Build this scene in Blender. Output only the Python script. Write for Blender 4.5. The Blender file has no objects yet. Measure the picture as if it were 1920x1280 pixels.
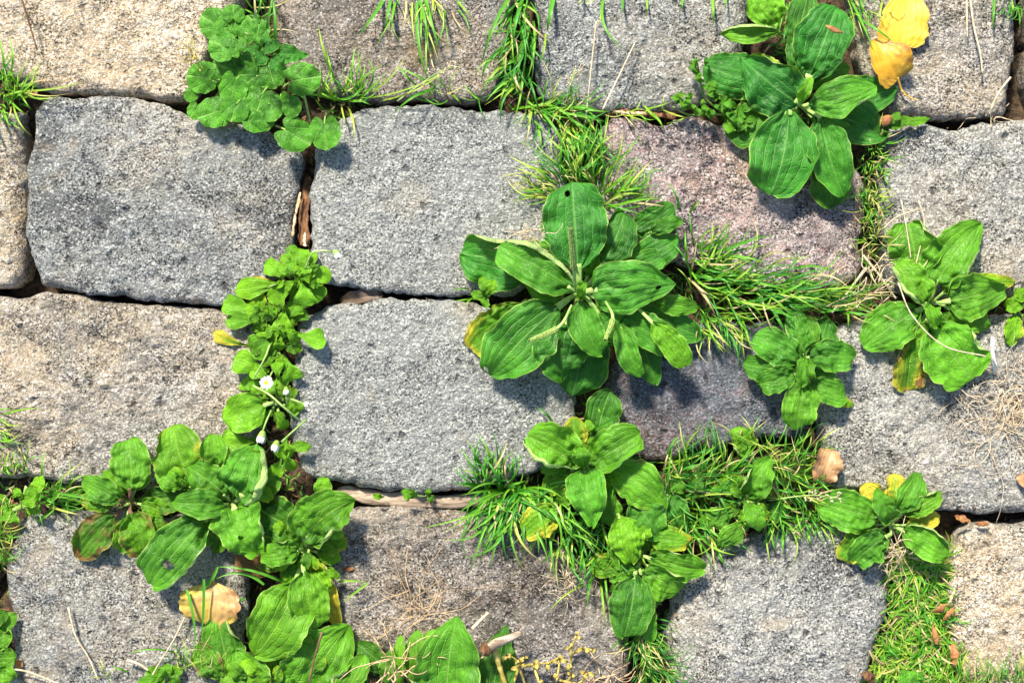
import bpy, math, random
import numpy as np
from mathutils import Vector

# ------------------------------------------------------------------ camera, sky, sun, exposure
SC = bpy.context.scene
COL = SC.collection
S = 0.0004            # metres per photograph pixel on the plane of the stone tops
H = 1.15              # camera height above the stone tops
cam_d = bpy.data.cameras.new('camera')
cam = bpy.data.objects.new('camera', cam_d)
COL.objects.link(cam)
cam.location = (0, 0, H)
cam_d.sensor_fit = 'HORIZONTAL'
cam_d.angle = 2 * math.atan(960 * S / H)
cam_d.clip_start = 0.02
cam_d.clip_end = 200
SC.camera = cam

SUN_EL, SUN_AZ = math.radians(47), math.radians(-22)     # azimuth from +Y (top of frame) towards -X
sun_dir = Vector((math.sin(SUN_AZ) * math.cos(SUN_EL), math.cos(SUN_AZ) * math.cos(SUN_EL), math.sin(SUN_EL)))
w = bpy.data.worlds.new('World')
SC.world = w
w.use_nodes = True
wn = w.node_tree
bg = wn.nodes['Background']
sky = wn.nodes.new('ShaderNodeTexSky')
sky.sky_type = 'NISHITA'
sky.sun_disc = False
sky.sun_elevation = SUN_EL
sky.sun_rotation = SUN_AZ
wn.links.new(sky.outputs[0], bg.inputs[0])
bg.inputs[1].default_value = 0.10
sd = bpy.data.lights.new('sun', 'SUN')
sd.energy = 4.4
sd.angle = math.radians(7.0)
sd.color = (1.0, 0.91, 0.76)
sun = bpy.data.objects.new('sun', sd)
COL.objects.link(sun)
sun.rotation_euler = sun_dir.to_track_quat('Z', 'Y').to_euler()
sun.location = sun_dir * 5
SC.view_settings.view_transform = 'Standard'
SC.view_settings.look = 'None'
SC.view_settings.gamma = 1
SC.view_settings.exposure = 1.14
SC.render.engine = 'CYCLES'
SC.cycles.max_bounces = 5
SC.cycles.transparent_max_bounces = 4

# ------------------------------------------------------------------ helpers
R = random.Random(7)
_tab = np.random.RandomState(3).rand(256, 256)


def vn(x, y, seed=0):
    x = np.asarray(x, float) + seed * 17.31
    y = np.asarray(y, float) + seed * 9.77
    xi = np.floor(x).astype(int); yi = np.floor(y).astype(int)
    fx = x - xi; fy = y - yi
    fx = fx * fx * (3 - 2 * fx); fy = fy * fy * (3 - 2 * fy)
    a = _tab[xi & 255, yi & 255]; b = _tab[(xi + 1) & 255, yi & 255]
    c = _tab[xi & 255, (yi + 1) & 255]; d = _tab[(xi + 1) & 255, (yi + 1) & 255]
    return ((a * (1 - fx) + b * fx) * (1 - fy) + (c * (1 - fx) + d * fx) * fy) * 2 - 1


def fbm(x, y, seed=0, octv=4, gain=0.5):
    s = 0; a = 1; f = 1
    for i in range(octv):
        s = s + a * vn(np.asarray(x) * f, np.asarray(y) * f, seed + i * 3)
        a *= gain; f *= 2.03
    return s


def P(px, py, z=0.0):
    k = S * (H - z) / H
    return np.array(((px - 960) * k, (640 - py) * k, z))


WLOC = {}


def place(o, origin, parent):
    WLOC[o.name] = Vector(origin)
    if parent is not None:
        o.parent = parent
        o.location = Vector(origin) - WLOC[parent.name]
    else:
        o.location = origin


def mk(name, V, F, mat, parent=None, uv=None, attrs=None, smooth=True, origin=None):
    V = np.asarray(V, float)
    if origin is None:
        origin = (V.min(0) + V.max(0)) / 2
    origin = np.asarray(origin, float)
    me = bpy.data.meshes.new(name)
    me.from_pydata((V - origin).tolist(), [], F if isinstance(F, list) else F.tolist())
    me.materials.append(mat)
    if uv is not None:
        li = np.empty(len(me.loops), np.int32)
        me.loops.foreach_get('vertex_index', li)
        ul = me.uv_layers.new(name='UVMap')
        ul.data.foreach_set('uv', np.asarray(uv, np.float32)[li].ravel())
    for k, v in (attrs or {}).items():
        at = me.attributes.new(k, 'FLOAT', 'POINT')
        at.data.foreach_set('value', np.asarray(v, np.float32))
    if smooth:
        me.polygons.foreach_set('use_smooth', np.ones(len(me.polygons), bool))
    me.update()
    o = bpy.data.objects.new(name, me)
    COL.objects.link(o)
    place(o, origin, parent)
    return o


def tag(o, label, cat, group=None, kind=None):
    o['label'] = label
    o['category'] = cat
    if group:
        o['group'] = group
    if kind:
        o['kind'] = kind
    return o


def thing(name, label, cat, loc, group=None):
    o = bpy.data.objects.new(name, None)
    o.empty_display_size = 0.01
    COL.objects.link(o)
    place(o, loc, None)
    return tag(o, label, cat, group)


def grid_faces(nu, nv, closed=False):
    i = np.arange(nu - 1)[:, None]
    m = nv if closed else nv - 1
    j = np.arange(m)[None, :]
    j2 = (j + 1) % nv
    a = i * nv + j; b = i * nv + j2; c = (i + 1) * nv + j2; d = (i + 1) * nv + j
    return np.stack([a, b, c, d], -1).reshape(-1, 4)


def cr(pts, n, closed=False):
    """Catmull-Rom through pts, n samples evenly by length."""
    p = np.asarray(pts, float)
    if len(p) == 2 and not closed:
        t = np.linspace(0, 1, n)[:, None]
        return p[0] * (1 - t) + p[1] * t
    if closed:
        q = np.vstack([p[-1], p, p[0], p[1]])
    else:
        q = np.vstack([2 * p[0] - p[1], p, 2 * p[-1] - p[-2]])
    out = []
    for i in range(1, len(q) - 2):
        t = np.linspace(0, 1, 14, endpoint=False)[:, None]
        a, b, c, d = q[i - 1], q[i], q[i + 1], q[i + 2]
        out.append(0.5 * (2 * b + (c - a) * t + (2 * a - 5 * b + 4 * c - d) * t ** 2 + (3 * b - a - 3 * c + d) * t ** 3))
    o = np.vstack(out + [q[-2][None]])
    L = np.r_[0, np.cumsum(np.linalg.norm(np.diff(o, axis=0), axis=1))]
    s = np.linspace(0, L[-1], n, endpoint=not closed)
    return np.stack([np.interp(s, L, o[:, k]) for k in range(o.shape[1])], -1)


def tube_arr(path, r0, r1, seg=6, flat=1.0, rfun=None):
    path = np.asarray(path, float)
    n = len(path)
    t = np.gradient(path, axis=0)
    t /= np.linalg.norm(t, axis=1)[:, None] + 1e-12
    up = np.tile(np.array([0.02, 0.03, 1.0]), (n, 1))
    l = np.cross(up, t); l /= np.linalg.norm(l, axis=1)[:, None] + 1e-12
    nn = np.cross(t, l)
    r = np.linspace(r0, r1, n)
    if rfun is not None:
        r = r * rfun(np.linspace(0, 1, n))
    a = np.linspace(0, 2 * math.pi, seg, endpoint=False)
    V = path[:, None] + r[:, None, None] * (np.cos(a)[None, :, None] * l[:, None] + flat * np.sin(a)[None, :, None] * nn[:, None])
    F = grid_faces(n, seg, True).tolist()
    F.append(list(range(seg))[::-1])
    F.append([(n - 1) * seg + k for k in range(seg)])
    return V.reshape(-1, 3), F


def joinarr(parts):
    Vs, Fs, off = [], [], 0
    for V, F in parts:
        Vs.append(V)
        Fs += [[i + off for i in f] for f in (F if isinstance(F, list) else F.tolist())]
        off += len(V)
    return np.vstack(Vs), Fs


# ------------------------------------------------------------------ materials
class NT:
    def __init__(s, name):
        s.m = bpy.data.materials.new(name)
        s.m.use_nodes = True
        s.t = s.m.node_tree
        s.b = s.t.nodes['Principled BSDF']
        s.out = s.t.nodes['Material Output']

    def n(s, ty, **kw):
        nd = s.t.nodes.new(ty)
        for k, v in kw.items():
            setattr(nd, k, v)
        return nd

    def l(s, a, b):
        s.t.links.new(a, b)

    def val(s, sock, v):
        if hasattr(v, 'is_linked') or hasattr(v, 'links'):
            s.l(v, sock)
        else:
            sock.default_value = v

    def math(s, op, a, b=None, c=None, clamp=False):
        nd = s.n('ShaderNodeMath', operation=op, use_clamp=clamp)
        for i, v in enumerate((a, b, c)):
            if v is not None:
                s.val(nd.inputs[i], v)
        return nd.outputs[0]

    def mix(s, f, a, b, blend='MIX'):
        nd = s.n('ShaderNodeMix', data_type='RGBA', blend_type=blend)
        s.val(nd.inputs[0], f)
        for i, v in ((6, a), (7, b)):
            if isinstance(v, tuple):
                nd.inputs[i].default_value = (*v, 1) if len(v) == 3 else v
            else:
                s.l(v, nd.inputs[i])
        return nd.outputs[2]

    def noise(s, vec, scale, detail=3, rough=0.55, dist=0.0):
        nd = s.n('ShaderNodeTexNoise')
        nd.inputs['Scale'].default_value = scale
        nd.inputs['Detail'].default_value = detail
        nd.inputs['Roughness'].default_value = rough
        nd.inputs['Distortion'].default_value = dist
        if vec is not None:
            s.l(vec, nd.inputs['Vector'])
        return nd.outputs[0]

    def ramp(s, f, stops):
        nd = s.n('ShaderNodeValToRGB')
        el = nd.color_ramp.elements
        while len(el) < len(stops):
            el.new(0.5)
        for e, (p, c) in zip(el, stops):
            e.position = p
            e.color = (*c, 1) if isinstance(c, tuple) else (c, c, c, 1)
        s.l(f, nd.inputs[0])
        return nd.outputs[0]

    def smooth(s, x, a, b):
        nd = s.n('ShaderNodeMapRange', interpolation_type='SMOOTHSTEP')
        s.l(x, nd.inputs[0])
        nd.inputs[1].default_value = a
        nd.inputs[2].default_value = b
        return nd.outputs[0]

    def bump(s, h, strength, dist):
        nd = s.n('ShaderNodeBump')
        nd.inputs['Strength'].default_value = strength
        nd.inputs['Distance'].default_value = dist
        s.l(h, nd.inputs['Height'])
        return nd


def stone_mat(name, cool, warm, warmth, dark, speck=1.0, pink=0.0, blotch=0.3, pat=1.0, stain=0.5):
    """Weathered granite: small pale and dark grains, open pits, broad stains."""
    cool, warm, dark = (tuple(c * k for c, k in zip(q, (1.0, 1.0, .965))) for q in (cool, warm, dark))
    t = NT(name)
    tc = t.n('ShaderNodeTexCoord')
    oi = t.n('ShaderNodeObjectInfo')
    va = t.n('ShaderNodeVectorMath', operation='ADD')
    sc = t.n('ShaderNodeVectorMath', operation='SCALE')
    cx = t.n('ShaderNodeCombineXYZ')
    for i in range(3):
        t.l(oi.outputs['Random'], cx.inputs[i])
    t.l(cx.outputs[0], sc.inputs[0]); sc.inputs['Scale'].default_value = 13.0
    t.l(tc.outputs['Object'], va.inputs[0]); t.l(sc.outputs[0], va.inputs[1])
    v = va.outputs[0]
    big = t.noise(v, 8, 4, 0.6, 0.5)
    big2 = t.noise(v, 13, 5, 0.62, 0.8)
    mid = t.noise(v, 60, 4, 0.65)
    fine = t.noise(v, 640, 3, 0.75)
    base = t.mix(t.smooth(big, 0.62 - warmth * 0.4, 0.86 - warmth * 0.4), cool, warm)
    base = t.mix(t.math('MULTIPLY', t.smooth(mid, 0.45, 0.70), blotch), base, tuple(c * 1.3 for c in cool))
    base = t.mix(t.math('MULTIPLY', t.smooth(big2, 0.52, 0.70), stain), base, tuple(c * 0.62 for c in dark))
    vo = t.n('ShaderNodeTexVoronoi', feature='F1')
    vo.inputs['Scale'].default_value = 740
    t.l(v, vo.inputs['Vector'])
    sp = t.n('ShaderNodeSeparateColor')
    t.l(vo.outputs['Color'], sp.inputs[0])
    coarse = t.math('ADD', 0.45, t.math('MULTIPLY', t.smooth(t.noise(v, 32, 4, 0.6, 0.5), 0.38, 0.60), 0.75))
    shift = t.math('ADD', t.math('MULTIPLY', t.math('SUBTRACT', mid, 0.5), 0.22 * pat), t.math('MULTIPLY', t.math('SUBTRACT', big2, 0.5), -0.16 * pat))
    grain = t.math('ADD', fine, shift)
    light = t.math('MULTIPLY', t.smooth(t.math('ADD', sp.outputs[0], shift), 0.66, 0.95), 0.75 * speck)
    base = t.mix(light, base, tuple(min(0.8, c * 1.9 + 0.12) for c in cool))
    dk = t.math('MULTIPLY', t.smooth(grain, 0.50, 0.38), t.math('MULTIPLY', coarse, 0.95 * speck), clamp=True)
    base = t.mix(dk, base, tuple(c * 0.16 for c in dark))
    lt = t.math('MULTIPLY', t.smooth(grain, 0.55, 0.67), t.math('MULTIPLY', coarse, 0.70 * speck), clamp=True)
    clump = t.math('MULTIPLY', t.smooth(t.noise(v, 260, 3, 0.6), 0.43, 0.33), 0.55 * speck)
    base = t.mix(clump, base, tuple(c * 0.30 for c in dark))
    tan = t.math('MULTIPLY', t.smooth(t.noise(v, 18, 4, 0.6, 0.6), 0.58, 0.74), 0.5)
    base = t.mix(tan, base, tuple(c * m for c, m in zip(warm, (1.05, 0.92, 0.75))))
    base = t.mix(lt, base, tuple(min(0.85, c * 1.9 + 0.12) for c in cool))
    if pink:
        pk = t.math('MULTIPLY', t.math('MULTIPLY', t.smooth(sp.outputs[1], 0.55, 0.9), t.smooth(mid, 0.42, 0.6)), pink)
        base = t.mix(pk, base, (0.36, 0.17, 0.16))
    vp = t.n('ShaderNodeTexVoronoi', feature='F1')
    vp.inputs['Scale'].default_value = 95
    vp.inputs['Randomness'].default_value = 1.0
    wob = t.n('ShaderNodeVectorMath', operation='ADD')
    ws = t.n('ShaderNodeVectorMath', operation='SCALE')
    nn = t.n('ShaderNodeTexNoise'); nn.inputs['Scale'].default_value = 260
    t.l(v, nn.inputs['Vector']); t.l(nn.outputs['Color'], ws.inputs[0]); ws.inputs['Scale'].default_value = 0.007
    t.l(v, wob.inputs[0]); t.l(ws.outputs[0], wob.inputs[1]); t.l(wob.outputs[0], vp.inputs['Vector'])
    sq = t.n('ShaderNodeSeparateColor'); t.l(vp.outputs['Color'], sq.inputs[0])
    pit = t.math('MULTIPLY', t.smooth(vp.outputs['Distance'], 0.34, 0.10), t.smooth(sq.outputs[0], 0.55, 0.72))
    pit = t.math('MAXIMUM', pit, t.smooth(t.noise(v, 150, 4, 0.7), 0.37, 0.27))
    base = t.mix(t.math('MULTIPLY', pit, 0.72), base, tuple(c * 0.30 for c in dark))
    t.l(base, t.b.inputs['Base Color'])
    t.b.inputs['Roughness'].default_value = 0.86
    t.b.inputs['Specular IOR Level'].default_value = 0.2
    hgt = t.math('ADD', t.math('MULTIPLY', fine, 0.55), t.math('ADD', t.math('MULTIPLY', t.noise(v, 190, 5, 0.7), 1.8), t.math('MULTIPLY', pit, -0.9)))
    hgt = t.math('ADD', hgt, t.math('MULTIPLY', t.noise(v, 60, 4, 0.65), 2.8))
    bp = t.bump(hgt, 1.0, 0.0026)
    t.l(bp.outputs[0], t.b.inputs['Normal'])
    return t.m


def leaf_mat():
    t = NT('green_leaf')
    uvn = t.n('ShaderNodeUVMap')
    sx = t.n('ShaderNodeSeparateXYZ')
    t.l(uvn.outputs[0], sx.inputs[0])
    u, v = sx.outputs[0], sx.outputs[1]
    oi = t.n('ShaderNodeObjectInfo')
    oc = t.n('ShaderNodeSeparateColor')
    t.l(oi.outputs['Color'], oc.inputs[0])
    lig, yel, brn, blu = oc.outputs[0], oc.outputs[1], oc.outputs[2], oi.outputs['Alpha']
    ed = t.n('ShaderNodeAttribute', attribute_name='edge').outputs['Fac']
    tc = t.n('ShaderNodeTexCoord')
    ob = tc.outputs['Object']
    n1 = t.noise(ob, 60, 3)
    n2 = t.noise(ob, 260, 4, 0.65)
    dark = t.mix(blu, (0.020, 0.098, 0.004), (0.008, 0.084, 0.010))
    lite = t.mix(blu, (0.205, 0.500, 0.008), (0.060, 0.370, 0.028))
    f = t.math('ADD', t.math('MULTIPLY', lig, 0.85), t.math('MULTIPLY', t.math('SUBTRACT', n1, 0.5), 1.15))
    f = t.math('ADD', f, t.math('MULTIPLY', t.math('SUBTRACT', u, 0.5), 0.28))
    f = t.math('ADD', f, t.math('MULTIPLY', t.math('SUBTRACT', n2, 0.5), 0.45), clamp=True)
    col = t.mix(f, dark, lite)
    # long veins, then a fine net
    av = t.math('ABSOLUTE', v)
    a = t.math('DIVIDE', av, 0.27)
    d = t.math('ABSOLUTE', t.math('SUBTRACT', a, t.math('ROUND', a)))
    vein = t.smooth(d, 0.10, 0.0)
    vein = t.math('MULTIPLY', vein, t.smooth(u, 1.0, 0.75))
    mid = t.smooth(av, 0.055, 0.015)
    cmb = t.n('ShaderNodeCombineXYZ')
    t.l(t.math('MULTIPLY', t.math('ADD', u, t.math('MULTIPLY', av, 0.25)), 11), cmb.inputs[0])
    t.l(t.math('MULTIPLY', v, 4.5), cmb.inputs[1])
    vo = t.n('ShaderNodeTexVoronoi', feature='DISTANCE_TO_EDGE')
    vo.inputs['Scale'].default_value = 1.0
    t.l(cmb.outputs[0], vo.inputs['Vector'])
    net = t.smooth(vo.outputs['Distance'], 0.09, 0.0)
    vm = t.math('MAXIMUM', t.math('MULTIPLY', vein, 0.62), t.math('MAXIMUM', t.math('MULTIPLY', mid, 0.75), t.math('MULTIPLY', net, 0.18)))
    col = t.mix(vm, col, t.mix(blu, (0.26, 0.48, 0.05), (0.16, 0.42, 0.10)))
    # ageing: yellow from the edge and tip, then brown
    na = t.noise(ob, 45, 4, 0.65)
    age = t.math('ADD', t.math('MULTIPLY', ed, 0.35), t.math('MULTIPLY', u, 0.18))
    age = t.math('ADD', age, na)
    ym = t.smooth(t.math('ADD', age, t.math('MULTIPLY', yel, 1.5)), 1.15, 1.55)
    col = t.mix(ym, col, t.mix(n2, (0.50, 0.40, 0.02), (0.62, 0.55, 0.06)))
    nb = t.noise(ob, 85, 4, 0.7)
    bm = t.smooth(t.math('ADD', t.math('ADD', nb, t.math('MULTIPLY', ed, 0.28)), t.math('MULTIPLY', brn, 1.5)), 1.04, 1.22)
    col = t.mix(bm, col, t.mix(n2, (0.09, 0.035, 0.012), (0.30, 0.16, 0.06)))
    spot = t.smooth(t.noise(ob, 170, 2, 0.5), 0.77, 0.80)
    col = t.mix(t.math('MULTIPLY', spot, 0.8), col, (0.12, 0.06, 0.02))
    rim = t.math('MULTIPLY', t.smooth(ed, 0.95, 0.99), 0.6)
    col = t.mix(rim, col, (0.42, 0.55, 0.12))
    back = t.n('ShaderNodeNewGeometry').outputs['Backfacing']
    col = t.mix(t.math('MULTIPLY', back, 0.75), col, (0.46, 0.58, 0.22))
    t.l(col, t.b.inputs['Base Color'])
    t.l(t.math('ADD', 0.34, t.math('MULTIPLY', n1, 0.34)), t.b.inputs['Roughness'])
    t.b.inputs['Specular IOR Level'].default_value = 0.3
    h = t.math('SUBTRACT', t.math('MULTIPLY', n2, 0.35), t.math('ADD', t.math('MULTIPLY', vein, 0.55), t.math('MULTIPLY', net, 0.32)))
    h = t.math('ADD', h, t.math('MULTIPLY', t.noise(ob, 120, 3, 0.6), 0.45))
    bp = t.bump(h, 0.7, 0.0016)
    t.l(bp.outputs[0], t.b.inputs['Normal'])
    tr = t.n('ShaderNodeBsdfTranslucent')
    t.l(t.mix(0.5, col, (0.24, 0.50, 0.01)), tr.inputs[0])
    mx = t.n('ShaderNodeMixShader')
    mx.inputs[0].default_value = 0.26
    t.l(t.b.outputs[0], mx.inputs[1]); t.l(tr.outputs[0], mx.inputs[2])
    t.l(mx.outputs[0], t.out.inputs[0])
    return t.m


def blade_mat():
    t = NT('grass_blade')
    ti = t.n('ShaderNodeAttribute', attribute_name='tint').outputs['Fac']
    al = t.n('ShaderNodeAttribute', attribute_name='along').outputs['Fac']
    tc = t.n('ShaderNodeTexCoord')
    n = t.noise(tc.outputs['Object'], 220, 3)
    f = t.math('ADD', ti, t.math('MULTIPLY', t.math('SUBTRACT', n, 0.5), 0.22))
    f = t.math('ADD', f, t.math('MULTIPLY', t.math('POWER', al, 4.0), 0.10))
    col = t.ramp(f, [(0.0, (0.016, 0.105, 0.014)), (0.28, (0.055, 0.270, 0.022)), (0.52, (0.17, 0.42, 0.025)),
                     (0.72, (0.42, 0.50, 0.07)), (0.88, (0.55, 0.47, 0.24)), (1.0, (0.50, 0.36, 0.20))])
    t.l(col, t.b.inputs['Base Color'])
    t.b.inputs['Roughness'].default_value = 0.45
    t.b.inputs['Specular IOR Level'].default_value = 0.35
    tr = t.n('ShaderNodeBsdfTranslucent')
    t.l(col, tr.inputs[0])
    mx = t.n('ShaderNodeMixShader')
    mx.inputs[0].default_value = 0.28
    t.l(t.b.outputs[0], mx.inputs[1]); t.l(tr.outputs[0], mx.inputs[2])
    t.l(mx.outputs[0], t.out.inputs[0])
    return t.m


def simple(name, c1, c2, scale=150, rough=0.7, bump=0.5, bd=0.0008, stretch=None, spec=0.3):
    t = NT(name)
    tc = t.n('ShaderNodeTexCoord')
    vec = tc.outputs['Object']
    if stretch:
        mp = t.n('ShaderNodeMapping')
        mp.inputs['Scale'].default_value = stretch
        t.l(vec, mp.inputs[0]); vec = mp.outputs[0]
    n = t.noise(vec, scale, 4, 0.65)
    t.l(t.mix(t.smooth(n, 0.3, 0.7), c1, c2), t.b.inputs['Base Color'])
    t.b.inputs['Roughness'].default_value = rough
    t.b.inputs['Specular IOR Level'].default_value = spec
    bp = t.bump(n, bump, bd)
    t.l(bp.outputs[0], t.b.inputs['Normal'])
    return t.m


LEAF = leaf_mat()
BLADE = blade_mat()
SOIL = simple('dark_soil', (0.018, 0.012, 0.008), (0.10, 0.065, 0.038), 240, 0.95, 1.0, 0.002)
GROUND = simple('bare_earth', (0.05, 0.04, 0.025), (0.16, 0.13, 0.08), 30, 0.95, 1.0, 0.01)
STEM = simple('green_stem', (0.14, 0.30, 0.04), (0.40, 0.48, 0.16), 120, 0.5)
PALESTEM = simple('pale_stem', (0.20, 0.40, 0.07), (0.44, 0.56, 0.20), 90, 0.5)
DARKSTEM = simple('brown_stem', (0.10, 0.05, 0.03), (0.24, 0.14, 0.08), 120, 0.6)
STRAW = simple('dry_straw', (0.40, 0.30, 0.18), (0.68, 0.58, 0.42), 260, 0.7)
TAN = simple('tan_roots', (0.38, 0.24, 0.12), (0.66, 0.50, 0.32), 200, 0.75)
BARK = simple('brown_bark', (0.045, 0.020, 0.010), (0.26, 0.13, 0.06), 110, 0.85, 0.9, 0.002, (3, 0.7, 3))
WOOD = simple('weathered_wood', (0.14, 0.10, 0.07), (0.52, 0.42, 0.32), 90, 0.85, 0.9, 0.0015, (0.5, 3, 3))
CHIP = simple('orange_husk', (0.14, 0.05, 0.02), (0.42, 0.20, 0.07), 130, 0.7, 0.8, 0.001)
PETAL = simple('white_petal', (0.72, 0.72, 0.68), (0.88, 0.88, 0.86), 200, 0.55)
DISC = simple('yellow_disc', (0.55, 0.36, 0.01), (0.78, 0.62, 0.05), 900, 0.6, 1.0)
SPIKE = simple('green_spike', (0.10, 0.22, 0.03), (0.42, 0.50, 0.15), 700, 0.6, 1.0, 0.001)
YMOSS = simple('dry_yellow_plant', (0.28, 0.20, 0.03), (0.60, 0.50, 0.14), 180, 0.75)
LITTER = simple('brown_litter', (0.07, 0.03, 0.014), (0.34, 0.19, 0.09), 90, 0.85)


def dead_leaf_mat(name, c1, c2, c3, holes=False):
    t = NT(name)
    uvn = t.n('ShaderNodeUVMap')
    sx = t.n('ShaderNodeSeparateXYZ')
    t.l(uvn.outputs[0], sx.inputs[0])
    u, v = sx.outputs[0], sx.outputs[1]
    tc = t.n('ShaderNodeTexCoord')
    ed = t.n('ShaderNodeAttribute', attribute_name='edge').outputs['Fac']
    n = t.noise(tc.outputs['Object'], 55, 4, 0.65)
    n2 = t.noise(tc.outputs['Object'], 420, 3, 0.6)
    col = t.mix(t.smooth(n, 0.36, 0.62), c1, c2)
    col = t.mix(t.math('MULTIPLY', t.smooth(t.math('ADD', n, t.math('MULTIPLY', ed, 0.25)), 0.66, 0.85), 0.8), col, c3)
    col = t.mix(t.math('MULTIPLY', t.smooth(n2, 0.55, 0.75), 0.3), col, c3)
    av = t.math('ABSOLUTE', v)
    ph = t.math('MULTIPLY', t.math('SUBTRACT', u, t.math('MULTIPLY', av, 0.30)), 7.0)
    d = t.math('ABSOLUTE', t.math('SUBTRACT', ph, t.math('ROUND', ph)))
    vein = t.math('MAXIMUM', t.smooth(d, 0.07, 0.0), t.smooth(av, 0.04, 0.01))
    col = t.mix(t.math('MULTIPLY', vein, 0.4), col, tuple(min(1, c * 1.3 + 0.03) for c in c1))
    t.l(col, t.b.inputs['Base Color'])
    t.b.inputs['Roughness'].default_value = 0.5
    bp = t.bump(t.math('SUBTRACT', t.math('MULTIPLY', n2, 0.4), t.math('MULTIPLY', vein, 0.6)), 0.5, 0.0008)
    t.l(bp.outputs[0], t.b.inputs['Normal'])
    return t.m


YLEAF = dead_leaf_mat('yellow_fallen_leaf', (0.62, 0.43, 0.02), (0.70, 0.50, 0.06), (0.50, 0.22, 0.01))
OLEAF = dead_leaf_mat('ochre_fallen_leaf', (0.50, 0.26, 0.01), (0.60, 0.36, 0.03), (0.24, 0.09, 0.01))
TLEAF = dead_leaf_mat('tan_fallen_leaf', (0.46, 0.34, 0.05), (0.44, 0.26, 0.10), (0.22, 0.10, 0.03))
GLEAF = dead_leaf_mat('grey_brown_leaf', (0.08, 0.055, 0.035), (0.15, 0.105, 0.07), (0.04, 0.025, 0.015))
BLEAF = dead_leaf_mat('brown_fallen_leaf', (0.32, 0.17, 0.07), (0.44, 0.26, 0.12), (0.15, 0.07, 0.025))

# ------------------------------------------------------------------ the setting: ground, paving bed, stones
gp = 30.0
tag(mk('ground', [(-gp, -gp, -0.13), (gp, -gp, -0.13), (gp, gp, -0.13), (-gp, gp, -0.13)], [[0, 1, 2, 3]], GROUND),
    'bare brown earth beneath the paving', 'ground', kind='structure')

MATS = {
    'blue': stone_mat('blue_grey_granite', (0.225, 0.235, 0.235), (0.33, 0.30, 0.255), 0.45, (0.125, 0.132, 0.140), 1.0, stain=.6),
    'smooth': stone_mat('fine_grey_granite', (0.265, 0.275, 0.27), (0.31, 0.305, 0.28), 0.4, (0.165, 0.175, 0.18), 0.85, blotch=0.2, pat=.5, stain=.25),
    'warm': stone_mat('warm_grey_granite', (0.27, 0.26, 0.245), (0.39, 0.325, 0.24), 0.65, (0.12, 0.115, 0.11), 1.0, stain=.65),
    'beige': stone_mat('sunlit_beige_granite', (0.36, 0.345, 0.31), (0.49, 0.39, 0.27), 0.7, (0.20, 0.17, 0.13), 0.9, stain=.35),  # beige stone, its colour partly brightened and warmed to paint in patches of sunlight
    'brown': stone_mat('brown_grey_granite', (0.215, 0.205, 0.195), (0.30, 0.24, 0.175), 0.6, (0.095, 0.085, 0.075), 0.95, 0.12, stain=.55),
    'purple': stone_mat('purple_granite', (0.30, 0.27, 0.275), (0.36, 0.28, 0.25), 0.5, (0.10, 0.075, 0.088), 1.0, 0.6, stain=.6),
    'slate': stone_mat('dark_slate_granite', (0.115, 0.13, 0.16), (0.19, 0.125, 0.11), 0.35, (0.065, 0.062, 0.072), 0.75, 0.25, stain=.4),
    'pale': stone_mat('pale_grey_granite', (0.275, 0.275, 0.265), (0.37, 0.34, 0.295), 0.5, (0.135, 0.138, 0.138), 1.0, stain=.5),
}
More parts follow.
